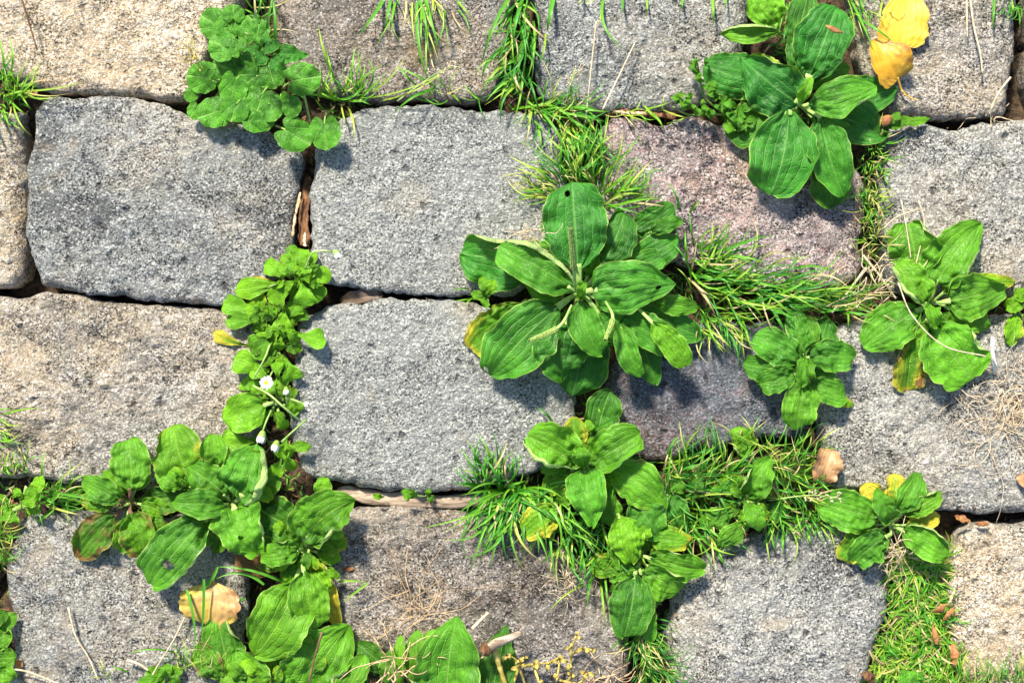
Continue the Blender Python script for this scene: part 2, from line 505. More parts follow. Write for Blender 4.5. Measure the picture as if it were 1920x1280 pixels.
STONES = [
    # (material, z, relief mm, edge mm, label, outline in photograph pixels)
    ('beige', .001, 4.0, 17, 'beige and orange stained stone, coarse, with sun warmth painted in', [(-160, -200), (440, -200), (448, 0), (402, 40), (392, 100), (372, 150), (345, 187), (250, 183), (160, 176), (70, 168), (20, 150), (-30, 120), (-160, 100)]),
    ('brown', .000, 2.0, 15, None, [(520, -200), (950, -200), (958, 60), (945, 130), (918, 180), (870, 192), (800, 190), (700, 186), (620, 176), (545, 150), (520, 70)]),
    ('blue', .000, 3.8, 16, None, [(1010, -200), (1400, -200), (1395, 100), (1350, 185), (1300, 200), (1230, 208), (1160, 209), (1100, 206), (1040, 195), (1010, 160), (1005, 50)]),
    ('warm', .001, 2.2, 17, None, [(1600, -200), (1890, -200), (1906, 50), (1901, 140), (1893, 200), (1860, 217), (1760, 221), (1690, 212), (1640, 180), (1610, 90)]),
    ('brown', -.004, 2.5, 15, None, [(1936, -190), (2380, -200), (2390, 60), (2380, 200), (2200, 214), (2000, 212), (1940, 190), (1932, 50)]),
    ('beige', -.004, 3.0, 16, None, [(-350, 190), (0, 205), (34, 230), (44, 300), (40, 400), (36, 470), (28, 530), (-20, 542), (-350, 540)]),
    ('blue', .003, 4.2, 13, 'large blue grey stone, coarse and pitted', [(75, 190), (110, 183), (200, 182), (300, 196), (360, 214), (450, 232), (540, 262), (562, 300), (558, 380), (548, 460), (510, 530), (450, 565), (400, 574), (300, 564), (200, 550), (120, 546), (78, 536), (63, 500), (50, 440), (48, 380), (55, 300), (60, 230)]),
    ('smooth', .004, 1.2, 12, 'flat fine grained light grey stone', [(598, 280), (640, 225), (680, 208), (740, 202), (800, 197), (850, 198), (900, 205), (980, 212), (1040, 240), (1058, 300), (1050, 420), (1030, 500), (960, 548), (880, 553), (800, 550), (720, 546), (640, 541), (602, 520), (582, 470), (582, 400), (588, 330)]),
    ('purple', .002, 6.0, 15, 'rough purplish stone with pink flecks', [(1122, 245), (1150, 226), (1190, 222), (1235, 234), (1300, 222), (1380, 235), (1480, 250), (1580, 280), (1616, 340), (1620, 420), (1617, 500), (1585, 540), (1520, 546), (1450, 538), (1300, 505), (1180, 472), (1130, 420), (1116, 330)]),
    ('pale', .003, 3.4, 15, None, [(1660, 250), (1700, 235), (1740, 231), (1800, 240), (1880, 230), (2100, 225), (2150, 400), (2130, 545), (1920, 553), (1800, 560), (1690, 550), (1655, 480), (1646, 350)]),
    ('warm', .003, 6.0, 18, 'coarse warm grey stone with a shallow hollow', [(-200, 555), (0, 558), (100, 553), (170, 562), (250, 570), (330, 572), (420, 580), (475, 610), (495, 680), (488, 780), (455, 850), (390, 900), (280, 917), (180, 914), (90, 900), (0, 895), (-200, 900)]),
    ('smooth', .004, 1.3, 14, None, [(575, 595), (640, 570), (720, 564), (790, 556), (850, 562), (920, 575), (1000, 600), (1060, 660), (1080, 740), (1072, 800), (1040, 860), (980, 892), (900, 917), (820, 922), (740, 920), (660, 908), (585, 892), (552, 840), (546, 740), (552, 650)]),
    ('slate', -.004, 1.5, 14, 'dark slate coloured stone with reddish patches', [(1200, 622), (1300, 612), (1400, 604), (1480, 612), (1522, 650), (1528, 740), (1518, 815), (1450, 822), (1380, 832), (1300, 852), (1220, 866), (1165, 845), (1142, 780), (1140, 700)]),
    ('pale', .003, 4.0, 18, None, [(1560, 622), (1620, 598), (1720, 592), (1850, 590), (2000, 585), (2120, 600), (2130, 900), (2050, 955), (1920, 965), (1840, 963), (1750, 956), (1650, 932), (1562, 912), (1542, 860), (1534, 760), (1540, 680)]),
    ('blue', .002, 3.4, 17, None, [(30, 995), (60, 970), (180, 958), (300, 968), (400, 985), (445, 1020), (455, 1150), (440, 1300), (390, 1425), (100, 1425), (30, 1350), (14, 1200), (11, 1080), (18, 1030)]),
    ('brown', .002, 5.6, 17, 'rough brown grey stone', [(615, 985), (655, 952), (750, 952), (850, 958), (950, 978), (1040, 1015), (1090, 1055), (1135, 1100), (1178, 1180), (1186, 1240), (1150, 1300), (1000, 1310), (850, 1280), (720, 1225), (650, 1205), (612, 1150), (600, 1060)]),
    ('pale', .003, 3.6, 20, None, [(1275, 1100), (1340, 1040), (1420, 1000), (1540, 980), (1610, 998), (1655, 1040), (1670, 1100), (1658, 1180), (1632, 1250), (1590, 1330), (1500, 1420), (1300, 1420), (1245, 1300), (1250, 1180)]),
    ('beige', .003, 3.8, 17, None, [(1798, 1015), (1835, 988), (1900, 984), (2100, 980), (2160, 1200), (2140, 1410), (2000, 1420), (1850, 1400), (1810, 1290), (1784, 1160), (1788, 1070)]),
]


def rect(x0, y0, x1, y1):
    j = lambda: R.uniform(-14, 14)
    return [(x0 + 25 + j(), y0 + j()), ((x0 + x1) / 2, y0 + j()), (x1 - 25, y0 + j()), (x1 + j(), y0 + 60), (x1 + j(), (y0 + y1) / 2), (x1 + j(), y1 - 60),
            (x1 - 30, y1 + j()), ((x0 + x1) / 2, y1 + j()), (x0 + 30, y1 + j()), (x0 + j(), y1 - 50), (x0 + j(), (y0 + y1) / 2), (x0 + j(), y0 + 60)]


OUTER = []
for ya, yb, xs in ((-960, -620, None), (-600, -225, None), (-205, 175, (-190, 2410)), (200, 540, (-370, 2175)), (558, 915, (-225, 2160)),
                   (960, 1420, (-15, 2185)), (1445, 1810, None), (1835, 2190, None)):
    if xs is None:
        x = -1150 + R.uniform(0, 250)
        while x < 2900:
            wd = R.uniform(400, 540)
            OUTER.append(rect(x, ya, x + wd, yb)); x += wd + 26
    else:
        x = xs[0]
        while x > -1100:
            wd = R.uniform(400, 520)
            OUTER.append(rect(x - wd, ya, x, yb)); x -= wd + 26
        x = xs[1]
        while x < 2900:
            wd = R.uniform(400, 520)
            OUTER.append(rect(x, ya, x + wd, yb)); x += wd + 26

FILL = []          # (px, py, radius px, rise m): places where earth has filled the joint


def soil_h(px, py):
    px = np.asarray(px, float); py = np.asarray(py, float)
    h = np.full(px.shape, -0.034) + 0.005 * fbm(px / 60, py / 60, 5, 4)
    add = np.zeros(px.shape)
    for (x, y, r, dz) in FILL:
        add = np.maximum(add, dz * np.exp(-((px - x) ** 2 + (py - y) ** 2) / (r * r)))
    return h + add


for x, y in ((500, 120), (560, 160), (640, 190), (700, 190), (970, 100), (985, 180), (1060, 215), (1090, 300), (1090, 400), (1080, 520), (1150, 540), (1250, 540), (1350, 560),
             (1450, 570), (1560, 575), (1640, 560), (1700, 575), (1780, 575), (1880, 580), (1630, 300), (1630, 400), (1635, 480), (1500, 100), (1500, 220), (1420, 210), (1330, 210),
             (530, 520), (515, 600), (520, 680), (515, 760), (515, 830), (510, 910), (440, 930), (250, 935), (540, 980), (560, 1080), (550, 1180), (500, 1260), (1100, 780),
             (1100, 860), (1080, 930), (960, 935), (1180, 940), (1200, 1020), (1220, 1120), (1210, 1220), (1280, 930), (1400, 920), (1500, 900), (1580, 940), (1680, 990),
             (1720, 1060), (1720, 1140), (1720, 1220), (1780, 1260), (1900, 1290), (20, 160), (20, 900), (80, 930), (5, 1030), (5, 1150), (760, 1260), (880, 1290), (1540, 820), (1500, 620),
             (600, 1300), (500, 1350), (550, 1420), (700, 1310), (800, 1360), (900, 1370), (1000, 1380), (1100, 1380), (1200, 1360), (1220, 1430), (650, 1390), (1720, 1330), (1740, 1420)):
    FILL.append((x, y, 75, 0.020))

gx = np.concatenate([np.linspace(-1250, -40, 60), np.linspace(-20, 1940, 246), np.linspace(1960, 3000, 56)])
gy = np.concatenate([np.linspace(-1050, -40, 52), np.linspace(-20, 1300, 166), np.linspace(1330, 2280, 48)])
GX, GY = np.meshgrid(gx, gy, indexing='ij')
Z = soil_h(GX, GY)
V = np.stack([(GX - 960) * S, (640 - GY) * S, Z], -1).reshape(-1, 3)
pavement = mk('pavement', V, grid_faces(len(gx), len(gy))[:, ::-1], SOIL, origin=(0, 0, -0.03))
tag(pavement, 'earth filled joints and bed of the old stone paving', 'pavement', kind='structure')

POLY = []


def stone(outline, mat, z0, relief, edge, label, NR, NS, seed):
    o = cr(outline, NS, True)
    POLY.append(o)
    c = o.mean(0)
    d = o - c
    r = np.linalg.norm(d, axis=1)
    th = np.arange(NS) / NS * 40
    # chipped, uneven outline
    per = np.arange(NS) / NS * 2 * math.pi
    nz = fbm(np.cos(per) * 5 + seed, np.sin(per) * 5, seed, 4, 0.6)
    r2 = r + nz * 6.0 + 2.5 * vn(per * 24, per * 0, seed)
    dirs = d / r[:, None]
    t = 1 - (1 - np.linspace(0, 1, NR)) ** 1.7
    t[0] = 0.004
    rr = edge * 0.00068 * (1 + 0.6 * fbm(np.cos(per) * 2.2 + 3 * seed, np.sin(per) * 2.2, seed + 5, 3))
    X = c[0] + dirs[None, :, 0] * r2[None, :] * t[:, None]
    Y = c[1] + dirs[None, :, 1] * r2[None, :] * t[:, None]
    dist = (1 - t[:, None]) * r2[None, :] * S
    k = np.clip(1 - dist / rr[None, :], 0, 1)
    drop = rr[None, :] * (1 - np.sqrt(np.clip(1 - (k * 0.97) ** 2.2, 0, 1)))
    xm, ym = X * S, Y * S
    m = relief * 0.001
    top = z0 + m * 0.55 * fbm(xm * 22, ym * 22, seed, 4, 0.5) + m * 0.26 * fbm(xm * 110, ym * 110, seed + 9, 4, 0.62)
    top += m * 0.30 * (0.35 - np.abs(fbm(xm * 38, ym * 38, seed + 21, 4, 0.55)))
    top += 0.0022 * (1 - t[:, None] ** 2)
    Zt = top - drop * 0.95
    # sides
    ns = 7
    sz = np.linspace(0, 1, ns + 1)[1:]
    Xs, Ys, Zs = [], [], []
    for q in sz:
        off = r2 + (-6 * q - 4 * q * q) + 5 * fbm(per * 4, np.full(NS, q * 4), seed + 2, 3)*min(1, q * 3)
        Xs.append(c[0] + dirs[:, 0] * off); Ys.append(c[1] + dirs[:, 1] * off)
        Zs.append(Zt[-1] * (1 - q) + (-0.075) * q)
    X = np.vstack([X] + [a[None] for a in Xs]); Y = np.vstack([Y] + [a[None] for a in Ys]); Zt = np.vstack([Zt] + [a[None] for a in Zs])
    V = np.stack([(X - 960) * S, (640 - Y) * S, Zt], -1).reshape(-1, 3)
    n = X.shape[0]
    F = grid_faces(n, NS, True).tolist()
    F.append(list(range(NS))[::-1])
    # outlines run clockwise in the picture (y down): orient faces outwards
    ob = mk('paving_stone', V, F, MATS[mat], pavement, origin=((c[0] - 960) * S, (640 - c[1]) * S, -0.02))
    me = ob.data
    if me.polygons[0].normal.z < 0:
        me.flip_normals()
    if label:
        ob['label'] = label
    return ob


for i, (mt, z0, rel, ed, lb, ol) in enumerate(STONES):
    stone(ol, mt, z0, rel, ed, lb, 64, 240, i + 1)
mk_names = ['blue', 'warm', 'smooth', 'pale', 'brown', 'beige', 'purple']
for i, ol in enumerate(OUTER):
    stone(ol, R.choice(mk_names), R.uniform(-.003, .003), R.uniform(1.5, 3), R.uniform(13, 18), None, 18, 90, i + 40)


def on_stone(px, py, grow=0.0):
    """mask of points that lie on a stone"""
    px = np.asarray(px); py = np.asarray(py)
    res = np.zeros(px.shape, bool)
    for o in POLY:
        c = o.mean(0)
        q = c + (o - c) * (1 + grow)
        if q[:, 0].max() < px.min() or q[:, 0].min() > px.max():
            continue
        ang = np.arctan2(q[:, 1] - c[1], q[:, 0] - c[0])
        rad = np.linalg.norm(q - c, axis=1)
        s = np.argsort(ang)
        a = np.arctan2(py - c[1], px - c[0])
        rr = np.interp(a, ang[s], rad[s], period=2 * math.pi)
        res |= np.hypot(px - c[0], py - c[1]) < rr
    return res


def zsurf(px, py):
    return 0.003 if bool(on_stone(np.array([px]), np.array([py]))[0]) else float(soil_h(np.array([px]), np.array([py]))[0])


# ------------------------------------------------------------------ leaves
PROF = {
    'p': ([0, .04, .12, .25, .4, .55, .7, .82, .91, .97, 1], [.13, .30, .60, .88, 1, .99, .88, .70, .49, .27, .03]),
    'o': ([0, .04, .10, .2, .35, .5, .65, .8, .9, .97, 1], [.13, .42, .72, .95, 1, .92, .76, .52, .31, .13, .02]),
    'b': ([0, .05, .15, .3, .5, .7, .85, .93, .98, 1], [.16, .40, .70, .93, 1, .93, .74, .53, .30, .03]),
    't': ([0, .05, .15, .3, .5, .7, .85, .95, 1], [.14, .32, .62, .88, 1, .95, .80, .58, .22]),
    's': ([0, .2, .38, .55, .7, .82, .91, .97, 1], [.15, .18, .34, .72, .98, .98, .78, .46, .05]),
    'e': ([0, .08, .2, .35, .5, .65, .8, .92, .98, 1], [.15, .42, .70, .92, 1, .93, .72, .40, .17, .02]),
    'c': ([0, .03, .1, .22, .35, .5, .65, .8, .9, .97, 1], [.30, .70, .92, 1.0, .99, .92, .78, .58, .38, .16, .02]),
}


def leaf(parent, b, t, wpx, zb, zm, zt, k='p', pf=0.12, g=.5, y=0., br=0., bl=.5, fold=.22, curl=-.15, roll=None, bend=0., ruf=.19, pk=.040,
         fq=2.2, hole=None, mat=None, name='leaf', stalk=True, tilt=0., nu=46, nv=12, start=None, notch=0., stem=None, wk=1.0, teeth=0.034, gap=None):
    B = P(b[0], b[1], zb); T = P(t[0], t[1], zt)
    L = np.linalg.norm((T - B)[:2])
    ax = (T - B)[:2] / max(L, 1e-6)
    per = np.array([-ax[1], ax[0], 0])
    M = (P((b[0] + t[0]) / 2, (b[1] + t[1]) / 2, zm)) + per * bend * L
    Mc = 2 * M - 0.5 * (B + T)
    sd_ = R.randrange(200)
    W = wpx * S * (H - zm) / H / 2 * 1.07

    def C(u):
        u = np.asarray(u)[:, None]
        return (1 - u) ** 2 * B + 2 * u * (1 - u) * Mc + u * u * T

    un = (1 - np.cos(np.linspace(0.0, 1, nu) * math.pi)) / 2 * 0.45 + np.linspace(0, 1, nu) * 0.55
    u = pf + (1 - pf) * un
    c = C(u)
    tg = np.gradient(c, axis=0); tg /= np.linalg.norm(tg, axis=1)[:, None] + 1e-12
    up = np.array([per[0] * math.sin(tilt), per[1] * math.sin(tilt), math.cos(tilt)])
    l = np.cross(np.tile(up, (nu, 1)), tg); l /= np.linalg.norm(l, axis=1)[:, None] + 1e-12
    n = np.cross(tg, l)
    xs, ys = PROF[k]
    wprof = np.interp(un, xs, ys)
    for _ in range(1):
        wprof[1:-1] = (wprof[:-2] + 2 * wprof[1:-1] + wprof[2:]) / 4
    vv = (np.linspace(0, 1, nv + 1)[1:]) ** 0.85
    dv = np.diff(np.r_[0, vv])
    cols = {}
    for s in (-1, 1):
        ws = wprof * W * (1 + 0.09 * vn(un * 3.1 + 7 * s, un * 0 + s, sd_) + 0.06 * vn(un * 7.3 + 2 * s, un * 0 + s, sd_ + 9) + teeth * 2 * vn(un * 15 + 3 * s, un * 0, sd_ + 4))
        xi = np.zeros(nu); et = np.zeros(nu)
        ph = R.uniform(0, 6.28)
        fq = fq * R.uniform(.75, 1.2)
        comp = 1 / max(0.6, math.cos(fold + curl * 0.5))
        for i, v in enumerate(vv):
            th = (fold + curl * v) * (1 + 0.7 * vn(un * 2.2 + 40 + s, un * 0, sd_ + 3))
            if roll and roll[0] == s:
                q = np.clip((v - roll[1]) / (1 - roll[1]), 0, 1)
                env = np.exp(-((un - roll[3]) / roll[4]) ** 2) if len(roll) > 3 else 1.0
                th = th + roll[2] * 1.7 * q * env
            xi = xi + dv[i] * ws * comp * np.cos(th)
            et = et + dv[i] * ws * comp * np.sin(th)
            wav = wk * (0.11 * W * vn(un * 4.5 + 11, np.full(nu, s * v * 1.1), sd_ + 7) + 0.030 * W * vn(un * 10, np.full(nu, s * v * 2.4 + 5), sd_ + 8)) * np.clip(un * 3, 0, 1)
            rf = ruf * W * v ** 2 * (np.sin(2 * math.pi * fq * un + ph) + 0.30 * v * np.sin(2 * math.pi * fq * 2.7 * un + ph * 2)) * np.clip(un * 4, 0, 1)
            pkk = pk * 2 * W * 2.2 * (fbm(un * 9 + 31 * s, np.full(nu, v * 3.0), sd_ + 2, 2)) * 1.5 * (1.05 - un) ** 1.4 * np.sin(math.pi * v) ** 0.5
            rib = 0.055 * W * np.abs(np.sin(math.pi * v / 0.27)) * wprof
            cols[s, i] = c + (s * xi)[:, None] * l + (et + rf + pkk + rib + wav)[:, None] * n
    order = [(-1, i) for i in range(nv - 1, -1, -1)] + [None] + [(1, i) for i in range(nv)]
    V = np.stack([c if q is None else cols[q] for q in order], 1)
    vs = np.array([0 if q is None else q[0] * vv[q[1]] for q in order])
    nn = len(order)
    uvs = np.stack(np.broadcast_arrays(un[:, None], vs[None, :]), -1).reshape(-1, 2)
    edge = np.maximum(np.abs(uvs[:, 1]), np.clip((uvs[:, 0] - 0.80) / 0.2, 0, 1) ** 1.5)
    F = grid_faces(nu, nn)[:, ::-1]
    V = V.reshape(-1, 3)
    keep = np.ones(len(F), bool)
    for hl in (hole or []):
        G = V.reshape(nu, nn, 3)
        du = np.gradient(G, un, axis=0).reshape(-1, 3); dvv = np.gradient(G, vs, axis=1).reshape(-1, 3)
        hu, hv = max(hl[2], .042), max(hl[3], .12)
        eu, ev = (uvs[:, 0] - hl[0]) / hu, (uvs[:, 1] - hl[1]) / hv
        dd = np.hypot(eu, ev) + 1e-6
        fc = dd[F].mean(1)
        keep &= fc > .92
        mv = (dd > .45) & (dd < 1.45)
        kk = np.where(mv, (1 - dd) / dd * np.clip((1.45 - np.abs(dd - .95) - .45) / .5, 0, 1), 0)
        V = V + du * (eu * kk * hu)[:, None] + dvv * (ev * kk * hv)[:, None]
    F = F[keep]
    V[:, 2] = np.maximum(V[:, 2], 0.0030 + 0.0006 * vn(V[:, 0] * 90, V[:, 1] * 90, 2)) if min(zb, zt) > -0.002 else V[:, 2]
    o = mk(name, V, F, mat or LEAF, parent, uv=uvs, attrs={'edge': edge}, origin=B)
    o.color = (g, y, br, bl)
    if stalk and pf > 0.02:
        us = np.linspace(0, pf + 0.05 * (1 - pf), 9)
        pth = C(us)
        if start is not None:
            pth = cr(np.vstack([np.asarray(start)[None], pth[2:]]), 12)
        pth[:, 2] -= 0.0004 + 0.006 * np.linspace(1, 0, len(pth)) ** 2
        wd = max(0.0011, 0.13 * W)
        Vt, Ft = tube_arr(pth, wd * (0.3 if start is not None else .7), wd * 1.05, 8, 0.5)
        mk('stalk', Vt, Ft, stem or PALESTEM, o)
    return o


def conv(crop, x, y):
    ox, oy, s = crop
    return ox + x / s, oy + y / s


A1 = (0, 0, 2.976); A2 = (470, 0, 2.976); A3 = (940, 0, 2.976); A4 = (1420, 0, 2.976); A5 = (0, 420, 2.976); A6 = (370, 420, 2.976)
A7 = (840, 330, 2.976); A8 = (1280, 380, 2.976); B1 = (1520, 380, 2.977); B2 = (0, 780, 2.56); B3 = (130, 780, 2.56); B4 = (600, 880, 3.2)
B5 = (850, 760, 2.462); B6 = (1200, 780, 2.56); B7 = (1500, 830, 2.845); B8 = (300, 1030, 2.743)
PX = (0, 0, 1.0)


def rosette(name, label, cat, crop, centre, leaves, group=None, z0=0.006, dz=0.0026, bl=.5, g=.5, root=True, stem=None, mat=None, extra=0):
    cx, cy = conv(crop, *centre)
    base = P(cx, cy, 0); zs = soil_h(np.array([cx]), np.array([cy]))[0]
    base[2] = -0.018
    th = thing(name, label, cat, base, group)
    if root:
        pth = np.array([[base[0], base[1], -0.03], [base[0] + 0.001, base[1], -0.01], [base[0], base[1], z0 + 0.005]])
        Vt, Ft = tube_arr(pth, 0.0045, 0.0016, 8)
        mk('crown', Vt, Ft, STEM, th)
    n = len(leaves)
    for i, lf in enumerate(leaves):
        bx, by, tx, ty, wd = lf[:5]
        kw = dict(lf[5]) if len(lf) > 5 else {}
        b = conv(crop, bx, by); t = conv(crop, tx, ty)
        lv = kw.pop('lv', i)
        zb = kw.pop('zb', z0 + 0.0012 * lv)
        up = kw.pop('up', 0)
        dzz = dz * .60
        zm = kw.pop('zm', z0 + 0.004 + dzz * lv + up)
        zt = kw.pop('zt', z0 + 0.000 + dzz * 0.8 * lv + up * 1.2 + R.uniform(-.002, .003))
        kw.setdefault('g', min(1, max(0, g + R.uniform(-.2, .25))))
        if 'g' in kw:
            kw['g'] = min(1, max(0, kw['g'] + R.uniform(-.12, .22)))
        kw.setdefault('bl', min(1, max(0, bl + R.uniform(-.12, .12))))
        kw.setdefault('fold', R.uniform(.10, .30))
        kw.setdefault('curl', R.uniform(-.45, .1))
        kw.setdefault('bend', R.uniform(-.05, .05))
        kw.setdefault('tilt', R.uniform(-.18, .18))
        kw.setdefault('mat', mat)
        if wd / crop[2] > 40 and 'roll' not in kw and R.random() < .45:
            kw['roll'] = (R.choice((-1, 1)), R.uniform(.55, .75), R.uniform(.9, 2.0), R.uniform(.3, .9), R.uniform(.15, .4))
        if kw.get('pf', .12) > .02 and math.hypot(b[0] - cx, b[1] - cy) < 55:
            kw['start'] = P(cx, cy, z0 + .0005 * i)
        leaf(th, b, t, wd / crop[2], zb, zm, zt, stem=stem, **kw)
    Lm = np.mean([math.hypot(q[2] - q[0], q[3] - q[1]) for q in leaves]) / crop[2]
    for i in range(extra):
        a = 6.283 * (i + R.random() * .8) / extra
        L = Lm * R.uniform(.6, 1.05)
        x0, y0 = cx + math.cos(a) * 6, cy + math.sin(a) * 6
        leaf(th, (x0, y0), (x0 + math.cos(a) * L, y0 + math.sin(a) * L), L * R.uniform(.4, .6), z0 + .001, z0 + .006 + .001 * R.random(), z0 + .002, k=R.choice('pbe'), pf=.25,
             g=R.uniform(.2, .8), bl=max(0, bl - .2), y=R.choice((0, 0, .12, .25)), br=R.choice((0, 0, .15)), fold=R.uniform(.1, .4), bend=R.uniform(-.1, .1), tilt=R.uniform(-.3, .3))
    for i in range(14 if extra >= 8 and Lm > 50 else 0):
        a = R.uniform(0, 6.283); q = Lm * R.uniform(.1, .62)
        x0, y0 = cx + math.cos(a) * q, cy + math.sin(a) * q
        a += R.uniform(-.9, .9)
        L = Lm * R.uniform(.28, .5)
        zz = z0 + R.uniform(.004, .016)
        leaf(th, (x0, y0), (x0 + math.cos(a) * L, y0 + math.sin(a) * L), L * R.uniform(.5, .7), zz, zz + .004, zz + .001, k=R.choice('pbeo'), pf=.12, nu=26, nv=8,
             g=R.uniform(.45, 1), bl=R.uniform(0, .25), y=R.choice((0, 0, .1, .22)), br=R.choice((0, 0, .12)), fold=R.uniform(.1, .5), bend=R.uniform(-.12, .12), tilt=R.uniform(-.4, .4))
    return th


def spike(th, crop, pts, wpx, frac, z=(0.02, 0.05)):
    """flower spike on a stalk: knobbly cylinder"""
    q = [conv(crop, *p) for p in pts]
    zz = np.linspace(z[0], z[1], len(q))
    path = cr([P(a, b, c) for (a, b), c in zip(q, zz)], 40)
    k = int(40 * frac)
    Vt, Ft = tube_arr(path[:k + 1], 0.0007, 0.0013, 8)
    mk('flower_stalk', Vt, Ft, PALESTEM, th)
    sub = cr(path[k:], 60)
    r = wpx / crop[2] * S / 2
    parts = [tube_arr(sub, r * .75, r * .45, 10, rfun=lambda u: np.minimum(1, (1 - u) * 6 + 0.25))]
    rng = np.random.RandomState(5)
    for j in range(len(sub)):
        rj = r * (1 - 0.35 * j / len(sub))
        for a in range(9):
            an = a / 9 * 6.283 + (j % 2) * 0.35
            tg = sub[min(j + 1, 59)] - sub[max(j - 1, 0)]; tg /= np.linalg.norm(tg)
            l = np.cross([0, 0.05, 1], tg); l /= np.linalg.norm(l); nn = np.cross(tg, l)
            if j % 2:
                continue
            d = math.cos(an) * l + math.sin(an) * nn
            p0 = sub[j] + d * rj * 0.62
            e = rj * 0.34
            sidev = np.cross(d, tg)
            Vq = np.array([p0 + d * e * .9 + tg * e * .5, p0 + sidev * e, p0 + tg * e * 1.5, p0 - sidev * e, p0 - tg * e])
            parts.append((Vq, [[0, 1, 2], [0, 2, 3], [0, 3, 4], [0, 4, 1]]))
    Vt, Ft = joinarr(parts)
    mk('flower_spike', Vt, Ft, SPIKE, th, smooth=False)


def tube_thing(name, label, cat, pts, r0, r1, mat, group=None, zs=None, parent=None, n=26, flat=1.0, seg=6, rfun=None):
    """a thin strand lying over what is below it; pts in photograph pixels"""
    zs = zs or [zsurf(*p) + 0.002 for p in pts]
    path = cr([P(p[0], p[1], z) for p, z in zip(pts, zs)], n)
    Vt, Ft = tube_arr(path, r0, r1, seg, flat, rfun)
    o = mk(name, Vt, Ft, mat, parent, origin=None if parent else path[0])
    if parent is None:
        tag(o, label, cat, group)
    return o


GP = 'broad leaved weeds rooted in the paving joints'
# --- big plantain in the middle
pl = rosette('plantain', 'largest broadleaf plantain with tall green flower spikes, between four stones', 'weed', A7, (735, 645), [
    (1000, 330, 1262, 160, 150, dict(g=.2, bl=.8, pf=.05, k='b')),
    (760, 720, 690, 1225, 300, dict(g=.12, bl=.8, pf=.2)),
    (1020, 790, 1160, 1165, 150, dict(g=.15, bl=.7, pf=.1)),
    (980, 700, 1410, 900, 185, dict(g=.2, bl=.75, pf=.1)),
    (520, 545, 66, 432, 330, dict(g=.22, bl=.9, pf=.08, k='b', fold=.1, curl=0)),
    (440, 690, 125, 965, 235, dict(g=.35, bl=.3, y=.32, br=.22, pf=.1, k='t', ruf=.12)),
    (1000, 560, 1290, 350, 190, dict(g=.35, bl=.8, pf=.1, pk=.03)),
    (980, 530, 1205, 440, 130, dict(g=.3, bl=.7, pf=.1, k='b')),
    (1120, 320, 1310, 245, 85, dict(g=.35, bl=.6, pf=.05)),
    (1110, 690, 1402, 735, 110, dict(g=.55, bl=.4, pf=.1)),
    (760, 690, 640, 1150, 330, dict(g=.3, bl=.75, pf=.34, k='o', bend=-.12)),
    (900, 740, 1240, 985, 185, dict(g=.3, bl=.7, pf=.15, bend=.05)),
    (800, 590, 985, 200, 225, dict(g=.22, bl=.75, pf=.28, k='b', ruf=.13, roll=(1, .5, 1.2))),
    (770, 660, 985, 900, 170, dict(g=.3, bl=.7, pf=.38, ruf=.12)),
    (960, 820, 1075, 1122, 145, dict(g=.5, bl=.6, pf=.05, fold=.5, ruf=.14, up=.004)),
    (690, 672, 232, 1112, 335, dict(g=.48, bl=.7, pf=.16, k='b', hole=[(.97, -.55, .05, .2)], pk=.016)),
    (1020, 700, 1335, 1058, 150, dict(g=.9, bl=.25, pf=.35, k='t', up=.006)),
    (735, 640, 690, 35, 345, dict(g=.40, bl=.95, pf=.21, k='b', pk=.022, hole=[(.86, .22, .035, .1)], up=.004, fold=.12, roll=(1, .9, 0), bend=0, tilt=0)),
    (735, 650, 280, 388, 265, dict(g=.40, bl=.6, pf=.10, k='b', roll=(-1, .6, 2.2), ruf=.13, up=.004)),
    (740, 650, 1268, 600, 285, dict(g=.45, bl=.75, pf=.14, k='c', ruf=.12, up=.004, hole=[(.80, -.25, .022, .07)])),
    (738, 680, 860, 1000, 175, dict(g=.62, bl=.6, pf=.06, k='p', fold=.35, ruf=.16, pk=.03, up=.006, bend=-.08)),
    (735, 690, 742, 585, 46, dict(g=.6, bl=.3, pf=.0, fold=.6, up=.01)),
    (745, 690, 768, 590, 36, dict(g=.7, bl=.3, pf=.0, fold=.6, up=.012)),
], GP, bl=.65, dz=.0022, extra=7)
spike(pl, A7, [(712, 640), (702, 520), (682, 285)], 44, .45, (.03, .085))
spike(pl, A7, [(690, 720), (620, 840), (458, 918)], 40, .5, (.045, .062))
spike(pl, A7, [(880, 700), (920, 790), (878, 912)], 38, .5, (.04, .06))
rosette('seedling', 'small bright seedling with four oval leaves, against the largest plantain', 'weed', A7, (222, 672), [
    (225, 680, 125, 655, 50, dict(k='e', pf=.1)), (225, 690, 195, 725, 60, dict(k='e', pf=.1)), (225, 672, 190, 558, 66, dict(k='e', pf=.1)), (228, 672, 258, 578, 58, dict(k='e', pf=.1))],
        'small seedlings between the stones', g=.85, bl=.15, z0=.022, root=False)

